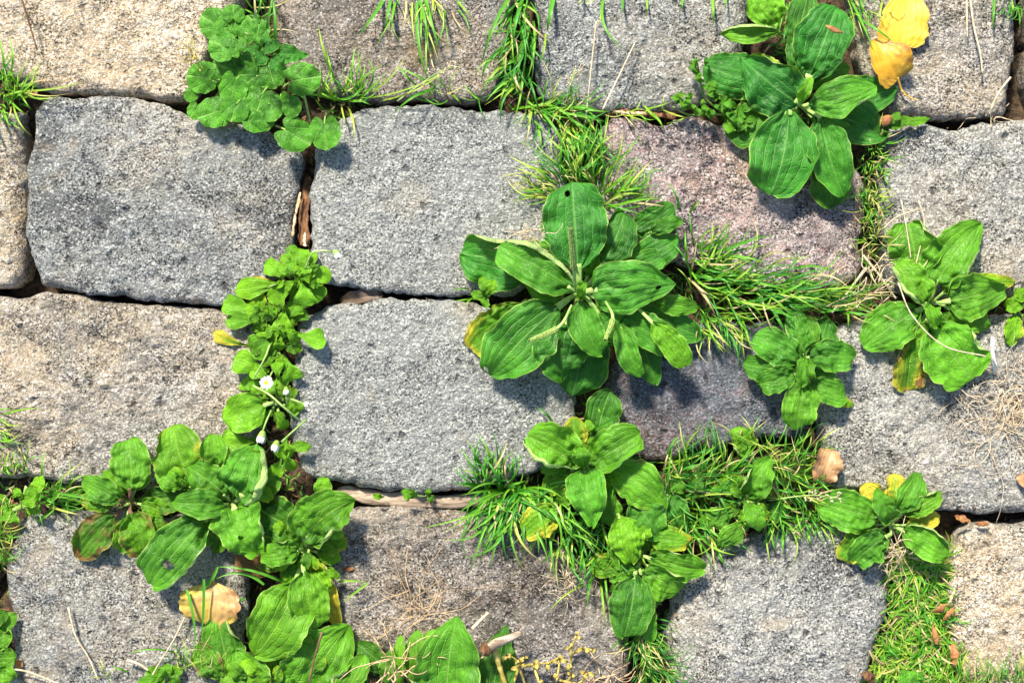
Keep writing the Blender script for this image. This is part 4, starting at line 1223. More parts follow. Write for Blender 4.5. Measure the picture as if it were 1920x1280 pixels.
rosette('seedling', 'green seedling with a brown bud at the corner of a stone', 'weed', A4, (710, 715), [
    (715, 715, 860, 655, 62, dict(k='e', pf=.05)), (770, 690, 962, 662, 48, dict(k='e', pf=.2)), (720, 715, 800, 700, 40, dict(k='e')), (712, 715, 705, 755, 36, dict(k='e')), (725, 700, 800, 630, 50, dict(k='e', g=.7))],
        'small seedlings between the stones', g=.6, bl=.25, z0=.005, root=False)
tag(mk('seed_bud', *tube_arr(cr([P(1650, 234, .014), P(1660, 227, .016), P(1672, 220, .014)], 14), .0042, .0036, 9, .8, lambda u: np.sqrt(np.clip(1 - (2 * u - 1) ** 2 * .93, 0, 1))), CHIP),
    'fat brown bud lying on the corner seedling', 'bud')
rosette('seedling', 'tiny seedling rooted along the weathered wood stick', 'weed', B4, (640, 165), [
    (640, 165, 660, 110, 28, dict(k='e')), (645, 165, 690, 165, 32, dict(k='e')), (645, 165, 675, 195, 30, dict(k='e')), (640, 160, 640, 120, 24, dict(k='e')), (590, 160, 488, 135, 72, dict(k='e', g=.75, y=.05, up=.004)), (380, 165, 318, 155, 38, dict(k='e', g=.9, y=.1))],
        'small seedlings between the stones', g=.6, bl=.2, z0=.000, root=False)
rosette('seedling', 'clustered small leafy seedling among thin wispy grass and straws', 'weed', B2, (800, 1250), [
    (800, 1250, 700, 1215, 70, dict(k='e')), (800, 1250, 720, 1275, 70, dict(k='e')), (800, 1250, 870, 1200, 60, dict(k='e')), (800, 1250, 800, 1190, 60, dict(k='e')), (800, 1255, 860, 1280, 60, dict(k='e')), (780, 1250, 660, 1275, 50, dict(k='e')), (800, 1250, 760, 1230, 50, dict(k='e', up=.004))],
        'small seedlings between the stones', g=.7, bl=.25, z0=.005, root=False)
rosette('seedling', 'lone round green leaf peeping from moss beside brown husks', 'weed', B7, (600, 1300), [
    (600, 1320, 575, 1215, 130, dict(k='b', g=.6, bl=.6)), (600, 1320, 660, 1240, 90, dict(k='b', g=.5, bl=.6))], 'small seedlings between the stones', z0=.012, root=False)

# ------------------------------------------------------------------ grass


def blade_arr(b, t, wpx, zb, zm, zt, bend, n=9, twist=0.0, k=.35):
    B = P(b[0], b[1], zb); T = P(t[0], t[1], zt)
    M = P((b[0] + t[0]) / 2, (b[1] + t[1]) / 2, zm)
    d = (T - B)[:2]; L = np.linalg.norm(d) + 1e-9
    per = np.array([-d[1], d[0], 0]) / L
    M = M + per * bend * L
    Mc = 2 * M - .5 * (B + T)
    u = np.linspace(0, 1, n)[:, None]
    c = (1 - u) ** 2 * B + 2 * u * (1 - u) * Mc + u * u * T
    tg = np.gradient(c, axis=0); tg /= np.linalg.norm(tg, axis=1)[:, None] + 1e-12
    l = np.cross(np.tile([0.05, 0.02, 1.0], (n, 1)), tg); l /= np.linalg.norm(l, axis=1)[:, None] + 1e-9
    nn = np.cross(tg, l)
    a = twist * (u - .3)
    l2 = l * np.cos(a) + nn * np.sin(a); n2 = nn * np.cos(a) - l * np.sin(a)
    w = wpx * S / 2 * np.interp(u[:, 0], [0, .15, .5, .85, 1], [.8, 1, .85, .42, .02])[:, None]
    V = np.stack([c - l2 * w + n2 * w * k, c, c + l2 * w + n2 * w * k], 1).reshape(-1, 3)
    return V, grid_faces(n, 3), np.repeat(u[:, 0], 3)


def tuft(label, pos, blades, group='grass tufts in the joints', cat='grass'):
    """blades: explicit (bx,by,tx,ty,w,tint[,bend]) in photograph pixels; each is its own part"""
    th = thing('grass_tuft', label, cat, P(pos[0], pos[1], -.015), group)
    for bl in blades:
        bx, by, tx, ty, wd, ti = bl[:6]
        bend = bl[6] if len(bl) > 6 else R.uniform(-.10, .10)
        hb = bl[7] if len(bl) > 7 else None
        L = math.hypot(tx - bx, ty - by) * S
        zb = -.012 if hb is None else hb
        zm = .008 + L * R.uniform(.15, .35)
        zt = max(.005, .004 + L * R.uniform(-.05, .35))
        V, F, al = blade_arr((bx, by), (tx, ty), wd * .62, zb, zm, zt, bend, twist=R.uniform(-1.0, 1.0))
        mk('blade', V, F, BLADE, th, attrs={'tint': np.full(len(V), ti), 'along': al}, origin=V[1])
    return th


def fan(cx, cy, sx, sy, n, a0, da, l0, l1, w0, w1, t0, t1, dry=.12):
    out = []
    for i in range(int(n * 1.15)):
        a = math.radians(a0 + R.gauss(0, da))
        L = R.uniform(l0 * .6, l1) * R.uniform(.8, 1.2)
        x = cx + R.uniform(-sx, sx); y = cy + R.uniform(-sy, sy)
        ti = R.uniform(t0 - .12, t1) if R.random() > dry else R.uniform(.75, .98)
        out.append((x, y, x + math.cos(a) * L, y - math.sin(a) * L, R.uniform(w0, w1) * R.uniform(.6, 1.05), ti, R.gauss(0, .14)))
    return out


tuft('sunlit yellow green grass sprouting at the corner of the beige stone', (15, 175),
     [(40, 165, 75, 118, 6, .55), (60, 170, 72, 120, 7, .55), (20, 170, 160, 152, 6, .6), (30, 165, 130, 175, 4, .8), (10, 160, -5, 60, 8, .5), (0, 120, 25, 90, 6, .55), (20, 190, 50, 215, 6, .5), (5, 200, 20, 245, 7, .5),
      (40, 170, 15, 130, 7, .5), (10, 180, 50, 170, 8, .55)] + fan(15, 175, 25, 25, 34, 45, 70, 30, 85, 4, 8, .35, .65) + fan(5, 215, 10, 20, 12, -60, 40, 20, 50, 4, 7, .35, .6))
tuft('dark green grass in the joint behind the ground ivy', (490, 20), [(512, 110, 508, -20, 11, .3), (500, 90, 516, -20, 9, .3), (485, 60, 478, -20, 8, .85), (475, 40, 490, -20, 7, .35), (493, 60, 566, 65, 4, .85), (480, 70, 455, 60, 4, .85)] +
     fan(490, 20, 22, 30, 14, 90, 30, 30, 70, 4, 8, .15, .5))
tuft('bright upright grass tuft beside the ground ivy, over the joint', (640, 185),
     [(632, 160, 597, 48, 9, .55, .04), (632, 165, 612, 90, 7, .55), (660, 175, 668, 85, 7, .45), (655, 180, 668, 110, 6, .5), (655, 180, 720, 120, 6, .5), (680, 180, 760, 105, 6, .6), (670, 185, 852, 122, 5, .6), (700, 190, 838, 128, 5, .65),
      (785, 165, 745, 125, 8, .4), (825, 170, 745, 126, 8, .45), (826, 165, 738, 215, 9, .35), (620, 185, 545, 178, 8, .55), (640, 190, 595, 170, 7, .5), (650, 190, 690, 190, 8, .45), (840, 170, 818, 135, 7, .5), (845, 175, 865, 195, 6, .5),
      (640, 195, 652, 240, 5, .7), (652, 200, 662, 270, 6, .7), (880, 170, 908, 190, 5, .45), (890, 175, 868, 160, 5, .5), (905, 190, 870, 165, 4, .5)] +
     fan(640, 182, 45, 8, 44, 75, 45, 25, 80, 4, 8, .3, .65) + fan(840, 180, 60, 8, 12, 70, 60, 20, 60, 3, 6, .35, .7), )
tuft('long loose grass hanging over the brown grey stone', (800, -20),
     [(728, -15, 671, 68, 12, .35), (735, -10, 722, 60, 10, .35), (745, -10, 730, 70, 8, .4), (760, -10, 752, 55, 6, .85), (780, -15, 800, 90, 9, .35), (785, -20, 812, 175, 10, .35), (795, -20, 826, 95, 10, .4), (775, -10, 783, 100, 5, .7), (790, 0, 782, 130, 6, .5),
      (810, 20, 806, 165, 6, .6), (810, -15, 803, 40, 6, .7), (800, 0, 882, 8, 6, .4), (850, -5, 888, 38, 7, .55), (800, -10, 845, 35, 5, .75), (795, 40, 805, 110, 7, .35), (806, 90, 822, 148, 4, .85)] + fan(790, 0, 60, 10, 16, -85, 22, 40, 120, 3, 7, .3, .8))
tuft('broad bladed dark grass packed in the joint of brown grey and blue grey stones', (975, 60),
     [(965, -20, 902, 125, 11, .35, -.05), (955, 0, 925, 75, 11, .3), (985, -15, 960, 90, 12, .3), (990, 30, 965, 110, 12, .35), (988, 60, 973, 140, 10, .4), (1000, 40, 988, 150, 8, .5), (985, 110, 940, 130, 10, .4), (990, 130, 912, 190, 10, .45), (985, 150, 935, 205, 8, .6),
      (960, 20, 940, 60, 10, .35), (1040, -20, 1025, 62, 16, .35, 0), (1022, 50, 1012, 120, 8, .6), (985, 100, 1008, 60, 6, .4), (980, 180, 1010, 205, 7, .5)] + fan(975, 70, 22, 80, 80, -110, 32, 40, 110, 5, 10, .15, .6))
tuft('few separate blades drooping onto the stone next to broad bladed grass', (1140, -10),
     [(1138, -20, 1172, 95, 9, .4, -.18), (1170, -10, 1172, 30, 8, .35), (1275, -10, 1276, 20, 9, .4), (1334, -20, 1338, 50, 10, .5), (1130, -10, 1122, 60, 6, .75), (1090, 8, 1118, 0, 5, .6), (1365, -15, 1360, 20, 8, .5), (1212, -10, 1213, 30, 7, .55), (1100, -10, 1085, 12, 6, .6)])
tuft('tangled grass with many dry blades between broad bladed grass and grass sheaf', (1050, 215),
     [(960, 205, 1035, 192, 8, .5), (1000, 190, 990, 250, 8, .6), (990, 190, 978, 290, 5, .8), (1005, 220, 1015, 285, 9, .5), (1000, 195, 1060, 285, 9, .4), (1060, 200, 1145, 210, 8, .4), (1010, 205, 1140, 230, 7, .45), (1060, 195, 1085, 162, 6, .45), (1060, 200, 1040, 180, 6, .4),
      (1205, 195, 1230, 225, 8, .55), (1215, 208, 1245, 245, 9, .5), (1225, 200, 1205, 210, 5, .6), (1240, 205, 1300, 222, 5, .65), (1240, 210, 1245, 180, 5, .6), (1250, 232, 1295, 215, 5, .6), (1205, 205, 1260, 190, 5, .55)] +
     fan(1040, 208, 55, 14, 70, -20, 60, 30, 90, 4, 8, .2, .75, .25) + fan(1085, 245, 28, 25, 50, -70, 35, 35, 90, 4, 8, .2, .7, .2) + fan(1170, 210, 40, 6, 12, 10, 40, 20, 60, 3, 6, .4, .8))
tuft('grass sheaf rising behind the largest plantain', (1090, 350),
     [(1075, 310, 1078, 245, 9, .4), (1082, 320, 1110, 230, 9, .4), (1062, 330, 952, 290, 8, .6), (1050, 350, 960, 312, 6, .65), (1040, 360, 957, 365, 6, .6), (1045, 370, 958, 378, 5, .7), (1125, 390, 1200, 305, 8, .5), (1150, 390, 1225, 298, 7, .7), (1120, 400, 1250, 372, 9, .45),
      (1275, 405, 1250, 340, 8, .35), (1285, 405, 1312, 374, 9, .5), (1130, 360, 1220, 350, 8, .5), (1110, 380, 1190, 320, 8, .45)] +
     fan(1090, 335, 35, 25, 75, 90, 32, 40, 110, 5, 9, .2, .65, .15) + fan(1040, 360, 25, 25, 50, 160, 25, 40, 100, 4, 7, .3, .8, .25) + fan(1150, 375, 35, 20, 48, 38, 25, 40, 105, 5, 8, .25, .65, .15))
tuft('thick combed grass sweeping along the joint under the purplish stone', (1400, 560),
     [(1400, 500, 1418, 435, 8, .35), (1340, 480, 1440, 495, 9, .4), (1380, 520, 1490, 545, 9, .4), (1420, 560, 1520, 520, 9, .45), (1470, 570, 1580, 530, 8, .55), (1510, 565, 1630, 535, 8, .5), (1340, 555, 1480, 580, 8, .6), (1440, 560, 1480, 630, 11, .3),
      (1385, 585, 1410, 660, 8, .5), (1390, 600, 1392, 665, 7, .6), (1545, 560, 1590, 575, 6, .4), (1585, 560, 1588, 630, 7, .45), (1520, 515, 1523, 560, 6, .45), (1300, 520, 1345, 455, 8, .5), (1290, 500, 1285, 430, 8, .45), (1560, 575, 1660, 590, 7, .35)] +
     fan(1330, 510, 40, 45, 90, 15, 45, 40, 110, 5, 9, .2, .65, .18) + fan(1430, 545, 60, 30, 110, 3, 24, 50, 130, 5, 9, .2, .65, .15) + fan(1560, 565, 55, 18, 60, 8, 25, 50, 110, 4, 7, .2, .75, .25) + fan(1350, 600, 45, 25, 60, -50, 35, 40, 90, 4, 7, .3, .8, .25))
tuft('short grass and dry stems in the joint beside the purplish stone', (1635, 380),
     fan(1632, 330, 14, 70, 100, 20, 90, 15, 45, 3, 6, .3, .8, .2) + fan(1635, 430, 16, 60, 80, 60, 80, 25, 60, 3, 6, .3, .85, .35) + fan(1645, 300, 8, 40, 20, 10, 40, 25, 55, 4, 7, .35, .6))
tuft('star shaped grass tuft arching over the rough brown stone', (965, 925),
     [(950, 945, 868, 1045, 10, .35, .25), (955, 950, 900, 1030, 9, .35), (945, 940, 790, 990, 6, .5, .03), (970, 950, 920, 1065, 10, .4), (985, 950, 995, 1040, 11, .35), (1000, 950, 1010, 1040, 11, .4), (1030, 950, 1042, 1090, 8, .4), (940, 930, 910, 860, 11, .25), (930, 900, 905, 890, 9, .35),
      (920, 900, 860, 880, 6, .6), (960, 900, 965, 850, 9, .3), (1000, 920, 1100, 900, 8, .45), (960, 930, 895, 960, 9, .45), (1040, 980, 1075, 1075, 8, .4), (1060, 990, 1080, 1090, 8, .4)] +
     fan(950, 930, 40, 22, 95, -100, 40, 60, 125, 6, 10, .15, .55, .1) + fan(930, 905, 35, 25, 55, 100, 45, 35, 85, 6, 10, .15, .5, .08) + fan(1010, 935, 50, 30, 70, -75, 50, 45, 110, 5, 9, .2, .6, .1))
tuft('grass blades poking through between the cupped and long leaved plantains', (1130, 1000),
     [(1120, 1060, 1102, 1140, 9, .35), (1115, 1090, 1030, 1145, 6, .6), (1125, 1080, 1135, 1180, 7, .55), (1130, 1060, 1140, 1140, 7, .4), (1160, 980, 1165, 1080, 8, .4), (1190, 1010, 1218, 1070, 7, .55), (1090, 820, 1165, 780, 10, .35), (1040, 800, 1005, 762, 8, .3), (1135, 790, 1120, 760, 8, .4)] +
     fan(1090, 990, 50, 50, 70, -80, 35, 40, 95, 5, 9, .15, .6, .1) + fan(1120, 880, 60, 40, 40, -30, 90, 40, 80, 4, 8, .2, .6, .1))
tuft('wide grass mat filling the crossing under the dark slate coloured stone', (1400, 920),
     [(1250, 950, 1260, 840, 10, .4), (1285, 860, 1240, 880, 6, .5), (1290, 925, 1385, 855, 5, .5), (1460, 850, 1530, 800, 8, .45), (1470, 870, 1475, 800, 8, .35), (1480, 860, 1500, 815, 8, .35), (1510, 985, 1523, 1025, 8, .5), (1470, 985, 1470, 1040, 8, .4), (1440, 980, 1455, 1035, 9, .4),
      (1380, 830, 1395, 800, 7, .8), (1260, 945, 1400, 930, 6, .65), (1290, 950, 1380, 945, 6, .55), (1340, 1010, 1360, 1060, 7, .5), (1390, 820, 1440, 785, 4, .85), (1430, 810, 1390, 790, 4, .85)] +
     fan(1310, 900, 70, 35, 130, 30, 60, 40, 110, 4, 8, .15, .65, .12) + fan(1450, 890, 75, 45, 150, 20, 70, 40, 100, 4, 7, .2, .7, .15) + fan(1490, 960, 60, 25, 80, -60, 45, 30, 80, 4, 7, .25, .65, .12) + fan(1320, 980, 50, 30, 70, -65, 35, 35, 80, 4, 8, .2, .65, .12))
tuft('few curved grass blades lying over the coarse warm grey stone', (0, 800),
     [(-20, 790, 80, 765, 7, .55, .06), (-20, 770, 30, 765, 5, .5), (-10, 800, 50, 800, 5, .65), (-10, 815, 30, 840, 7, .5), (10, 840, 12, 800, 7, .4)] + fan(-10, 800, 10, 30, 16, -10, 35, 30, 60, 3, 6, .35, .7))
tuft('green grass crossing the joint beside the bright overlapping seedling', (100, 930),
     [(84, 920, 86, 845, 8, .35), (35, 890, 36, 862, 8, .4), (95, 918, 155, 865, 5, .7), (80, 920, 200, 940, 7, .35), (85, 945, 155, 965, 7, .75), (75, 925, 110, 945, 8, .3), (60, 980, 105, 950, 7, .5), (80, 930, 165, 938, 6, .4), (50, 975, 55, 940, 6, .6), (160, 920, 210, 915, 5, .75)] + fan(110, 935, 40, 12, 40, 0, 50, 25, 70, 3, 7, .2, .6) + fan(20, 880, 30, 15, 30, 70, 50, 20, 45, 4, 7, .4, .7))
tuft('narrow grass fringe in the joint beside the leafy weed tips', (8, 1040), fan(6, 1010, 8, 60, 60, 80, 70, 18, 50, 3, 7, .3, .75, .2))
tuft('dark green strap grass looped across a tan fallen leaf', (455, 1085),
     [(530, 1090, 408, 1062, 9, .35, -.06, .012), (408, 1062, 347, 1115, 10, .35, .15, .014), (350, 1105, 365, 1210, 9, .35, .05, .02), (382, 1085, 376, 1205, 9, .3, .02, .025), (495, 1095, 405, 1085, 9, .35, -.18, .012), (460, 1120, 420, 1140, 7, .35, 0, .012), (635, 1090, 690, 1092, 7, .55, .05, .012), (690, 1092, 640, 1130, 7, .55, 0, .012)])
tuft('thin wispy grass around the clustered small seedling', (380, 1250),
     [(345, 1230, 240, 1225, 6, .45, -.12), (250, 1262, 210, 1248, 8, .45), (350, 1270, 345, 1205, 4, .45)] + fan(360, 1260, 40, 25, 46, 80, 45, 30, 70, 2, 5, .2, .8, .25) + fan(180, 1275, 30, 8, 8, 80, 40, 20, 40, 3, 5, .4, .8))
tuft('fine dark grass beneath the plantain with a long hanging leaf', (1220, 1210), fan(1200, 1190, 22, 30, 110, -55, 40, 30, 80, 3, 6, .12, .6, .15) + fan(1225, 1250, 30, 35, 120, -40, 50, 25, 70, 3, 5, .12, .6, .15))
tuft('sparse green sprigs standing on the dark slate coloured stone', (1320, 830), fan(1325, 845, 15, 10, 14, 90, 12, 30, 60, 2, 4, .2, .4, 0))
tuft('short yellowish grass along the beige stone, past the brown husks', (1850, 1270), fan(1850, 1290, 70, 20, 130, 85, 35, 25, 70, 3, 6, .35, .7, .2))
tuft('grass tips around the two yellow fallen leaves', (1620, 5), [(1590, -10, 1640, 100, 8, .4), (1600, 30, 1680, 85, 9, .35), (1610, -10, 1625, 30, 8, .4), (1660, -10, 1650, 50, 7, .65), (1610, 40, 1630, 70, 7, .4), (1470, -10, 1455, 80, 7, .45), (1480, 10, 1440, 80, 8, .4), (1865, -20, 1862, 60, 9, .35), (1895, -10, 1900, 30, 6, .55)] +
     fan(1615, 5, 30, 20, 22, -60, 35, 30, 80, 3, 6, .25, .7) + fan(1470, 30, 20, 30, 22, -100, 40, 30, 70, 4, 7, .25, .6) + fan(1900, 5, 20, 12, 12, -100, 30, 20, 50, 3, 6, .3, .7))
tuft('few grass blades beside the small four leaved seedling', (860, 545), [(890, 545, 846, 545, 6, .4, -.1), (895, 560, 850, 565, 6, .5), (890, 555, 870, 575, 5, .5)])


def fine_mass(name, label, cat, region, n, l0, l1, w0, w1, t0, t1, dens=None, zlift=0.0, seed=1, parent=None, margin=-.03, up=.6):
    rs = np.random.RandomState(seed)
    x = rs.uniform(region[0], region[2], n * 4); y = rs.uniform(region[1], region[3], n * 4)
    ok = ~on_stone(x, y, margin)
    if dens is not None:
        ok &= dens(x, y, rs.rand(n * 4))
    x, y = x[ok][:n], y[ok][:n]
    zs = soil_h(x, y) + zlift
    Vs, Fs, T, A = [], [], [], []
    off = 0
    for i in range(len(x)):
        a = rs.uniform(0, 6.28); L = rs.uniform(l0, l1)
        V, F, al = blade_arr((x[i], y[i]), (x[i] + math.cos(a) * L, y[i] + math.sin(a) * L), rs.uniform(w0, w1), zs[i] - .003, zs[i] + L * S * up * rs.uniform(.6, 1.2), zs[i] + L * S * up * rs.uniform(.5, 1.4), rs.uniform(-.2, .2), n=5)
        Vs.append(V); Fs.append(F + off); off += len(V)
        T.append(np.full(len(V), rs.uniform(t0, t1) if rs.rand() > .2 else rs.uniform(.75, 1.0))); A.append(al)
    o = mk(name, np.vstack(Vs), np.vstack(Fs), BLADE, parent, attrs={'tint': np.concatenate(T), 'along': np.concatenate(A)})
    return tag(o, label, cat, kind='stuff')


fine_mass('mossy_grass', 'dense fine mossy grass in the wide joint under the yellowing plantain', 'grass', (1630, 1040, 1830, 1300), 2600, 18, 60, 2.5, 5, .25, .68, zlift=.006, seed=3, margin=.04)
fine_mass('joint_moss', 'short green growth lining the weedy joints', 'grass', (-10, -10, 1930, 1290), 4200, 10, 32, 2.5, 5, .12, .6,
          dens=lambda x, y, r: soil_h(x, y) > -.024 + .006 * r, seed=4)


def litter():
    rs = np.random.RandomState(8)
    N = 14000
    x = rs.uniform(-10, 1930, N); y = rs.uniform(-10, 1290, N)
    ok = ~on_stone(x, y, .0)
    x, y = x[ok][:1500], y[ok][:1500]
    z = soil_h(x, y)
    parts = []
    for i in range(len(x)):
        a = rs.uniform(0, 6.28); L = rs.uniform(6, 26); wd = rs.uniform(1.2, 3.2) * S
        c = P(x[i], y[i], z[i] + .001)
        d = np.array([math.cos(a), math.sin(a), rs.uniform(-.25, .25)]) * L * S / 2
        p = np.array([-d[1], d[0], 0]); p = p / (np.linalg.norm(p) + 1e-9) * wd
        up = np.array([0, 0, wd * .8])
        parts.append((np.array([c - d, c - d * .2 + p, c + d, c + d * .2 - p, c + up]), [[0, 1, 4], [1, 2, 4], [2, 3, 4], [3, 0, 4]]))
    x = rs.uniform(-10, 1930, 16000); y = rs.uniform(-10, 1290, 16000)
    ok = on_stone(x, y, -.02) & ~on_stone(x, y, -.10)
    x, y = x[ok][:1000], y[ok][:1000]
    for i in range(len(x)):
        a = rs.uniform(0, 6.28); L = rs.uniform(2, 11); wd = rs.uniform(.6, 1.6) * S
        c = P(x[i], y[i], .0015)
        d = np.array([math.cos(a), math.sin(a), 0]) * L * S / 2
        p = np.array([-d[1], d[0], 0]); p = p / (np.linalg.norm(p) + 1e-9) * wd
        parts.append((np.array([c - d, c + p, c + d, c - p, c + np.array([0, 0, .0016])]), [[0, 1, 4], [1, 2, 4], [2, 3, 4], [3, 0, 4]]))
    o = mk('plant_litter', *joinarr(parts), LITTER, smooth=False)
    tag(o, 'loose brown needles and crumbs lying in the joints', 'litter', kind='stuff')


litter()

# ------------------------------------------------------------------ fallen leaves, straws, roots, bark
FG = 'dead leaves lying on the paving'


def fallen(label, b, t, wd, mat, z=(.006, .010, .007), stalk=None, **k):
    th = thing('fallen_leaf', label, 'leaf', P(*b, z[0]), FG)
    k.setdefault('k', 'c'); k.setdefault('fold', .06); k.setdefault('pk', .004); k.setdefault('wk', .35); k.setdefault('curl', .1)
    leaf(th, b, t, wd, *z, mat=mat, pf=0, stalk=False, name='leaf_blade', **k)
    if stalk:
        zz = [z[0] + .0005] + [max(.005, z[0] * .6)] * (len(stalk) - 1)
        mk('leaf_stalk', *tube_arr(cr([P(p[0], p[1], q) for p, q in zip(stalk, zz)], 14), .0009, .0007, 6), mat, th)
    return th


fallen('flat bright yellow leaf touching the folded ochre leaf', (1688, 90), (1705, -24), 90, YLEAF, (.008, .011, .009), [(1688, 84), (1684, 98), (1681, 112)], ruf=.03, curl=0.)
fallen('folded ochre yellow leaf touching the flat bright yellow leaf', (1684, 148), (1640, 74), 76, OLEAF, (.010, .016, .012), [(1683, 145), (1690, 168), (1698, 180)], fold=.45, ruf=.04, curl=.0)
mk('fork', *tube_arr(cr([P(1690, 170, .007), P(1704, 182, .005), P(1718, 188, .005)], 8), .0006, .0005, 5), OLEAF, bpy.data.objects['fallen_leaf.001'])
fallen('crisp tan and yellow leaf under looping strap grass', (399, 1092), (388, 1170), 108, TLEAF, (.010, .014, .009), [(399, 1098), (402, 1082), (398, 1072)], ruf=.06, k='t')
fallen('curled brown dead leaf at the corner of a pale stone', (1538, 905), (1560, 842), 50, BLEAF, (.008, .016, .012), None, ruf=.25, fold=.35, k='t')
fallen('shrivelled grey brown leaf wedged in the joint between two flat stones', (638, 564), (718, 551), 24, GLEAF, (-.010, -.002, -.004), None, ruf=.35, fold=.5, k='b')
fallen('small pale tan leaf scrap near the straw tangle', (1935, 905), (1906, 893), 28, BLEAF, (.006, .01, .008), None)
wc = thing('dried_leaf_curl', 'rolled white dried leaf beside the straw tangle', 'leaf', P(1862, 695, .006))
leaf(wc, (1863, 700), (1859, 632), 22, .008, .018, .016, k='t', pf=0, mat=PETAL, fold=.5, curl=1.2, ruf=.2, stalk=False, name='curled_blade')

SG = 'loose dry straws'
for lb, pts, r in (
        ('long straw arching across the pale green plantain leaves', [(1684, 530), (1711, 592), (1770, 648), (1850, 668)], .0006),
        ('straw slanting down to the pale green plantain from the mossy joint', [(1618, 478), (1650, 518), (1680, 560)], .0010),
        ('straw leaning across the combed grass end', [(1624, 502), (1592, 545), (1560, 586)], .0011),
        ('thin upright straw over the back leaf of the pale green plantain', [(1690, 375), (1700, 430), (1708, 484)], .0006),
        ('bent thin straw crossing the pale stone above the pale green plantain', [(1722, 375), (1733, 420), (1718, 495)], .0006),
        ('curved straw across the corner of the pale stone', [(1655, 430), (1680, 408), (1722, 392)], .0008),
        ('short straw among the combed grass near the pale green plantain', [(1620, 560), (1645, 545), (1668, 532)], .0007),
        ('hair thin straw trailing from the plantain to the straw tangle', [(1788, 716), (1812, 738), (1838, 750)], .0005),
        ('straight seed stem slanting over the blue grey stone by the bark shred', [(1130, 206), (1150, 165), (1190, 82)], .0008),
        ('thin seed stem standing out of the tangled grass', [(1098, 230), (1104, 170), (1118, 40)], .0007),
        ('straw on the warm stone near the yellow leaves, straight', [(1812, -10), (1814, 70)], .0009),
        ('forked straw curving down the warm stone', [(1818, -10), (1826, 50), (1838, 100), (1842, 138)], .0009),
        ('straw leaning from the corner of the warm stone to its joint', [(1895, 145), (1872, 175), (1858, 205)], .0009),
        ('pale straw bent in the middle, on the stone beside the leafy weed tips', [(128, 1138), (142, 1192), (165, 1230), (185, 1275)], .0008),
        ('straw lying against the leafy weed tips', [(0, 1252), (50, 1258), (112, 1282)], .0008),
        ('straw leading from the tan leaf to the wispy grass', [(350, 1150), (325, 1200), (300, 1240), (280, 1275)], .0007),
        ('short thick straw near the clustered small seedling', [(238, 1236), (262, 1245), (278, 1256)], .0011),
        ('white grass stem resting on the big pointed plantain leaf', [(886, 1178), (900, 1163), (916, 1148)], .0015),
        ('dark thin stalk lying on a broad plantain leaf', [(604, 1184), (592, 1225), (578, 1280)], .0009),
        ('dark blade of dry grass hanging over the beige stone', [(38, -10), (55, 45), (70, 95)], .0008),
):
    zs = [(.046 if 'plantain leaf' in lb or 'plantain leaves' in lb else .012) for _ in pts]
    if 'hanging' in lb:
        zs = [.02, .014, .008]
    tube_thing('dry_straw', lb, 'straw', pts, r, r * .7, DARKSTEM if 'dark' in lb else STRAW, SG, zs=zs)


def tangle(name, label, cat, cx, cy, sx, sy, n, r, mat, seed, l0=60, l1=150, curl=2.4, z0=.004, z1=.03):
    rs = np.random.RandomState(seed)
    parts = []
    for i in range(n):
        x, y = cx + rs.normal(0, sx * .6), cy + rs.normal(0, sy * .6)
        a = rs.uniform(0, 6.28); da = rs.uniform(-curl, curl) / 6
        L = rs.uniform(l0, l1); pts = []
        z = rs.uniform(z0, z1)
        for k in range(7):
            pts.append(P(x, y, max(z0, z + rs.normal(0, .003))))
            x += math.cos(a) * L / 6; y += math.sin(a) * L / 6; a += da + rs.normal(0, .25)
        parts.append(tube_arr(cr(pts, 16), r * rs.uniform(.4, 1.0), r * .4, 4))
    o = mk(name, *joinarr(parts), mat)
    return tag(o, label, cat)


tangle('straw_tangle', 'nest of curled pale straw on a pale grey stone', 'straw', 1900, 765, 62, 70, 150, .00042, STRAW, 4, 50, 150, 6.5, .003, .012)
tangle('root_tangle', 'small knot of dry tan roots lying on the rough brown stone', 'roots', 790, 1145, 44, 26, 30, .0004, TAN, 9, 70, 170, 2.0, .004, .014)
tangle('root_tangle', 'dry straw bundle tucked between crumpled plantain leaves', 'roots', 730, 1250, 22, 24, 18, .0007, TAN, 12, 60, 110, 1.0, .02, .04)
tangle('root_tangle', 'fine pale roots beside the seed spike of the largest plantain', 'roots', 995, 445, 20, 18, 26, .0004, STRAW, 14, 30, 70, 3.0, .03, .045)
tangle('root_tangle', 'wisp of dead grass beside the star shaped tuft', 'roots', 1065, 1090, 18, 35, 46, .0004, STRAW, 15, 25, 60, 2.5, .003, .014)
tangle('root_tangle', 'fibrous tan scraps at the corner of the rough brown stone', 'roots', 1130, 1270, 40, 14, 40, .0006, TAN, 16, 40, 90, 2.0, -.004, .012)
tangle('root_tangle', 'dry stems beside the corner joint of the warm stone', 'roots', 1850, 217, 30, 5, 9, .0006, STRAW, 17, 30, 60, .5, -.006, .000)
tangle('root_tangle', 'dead grass base against the yellowing plantain', 'roots', 1680, 1035, 18, 14, 40, .0005, STRAW, 18, 30, 70, 2.0, .004, .02)
tangle('root_tangle', 'pale dry stems at the end of the combed grass', 'roots', 1650, 520, 25, 30, 26, .0006, STRAW, 19, 40, 100, 1.2, .004, .022)

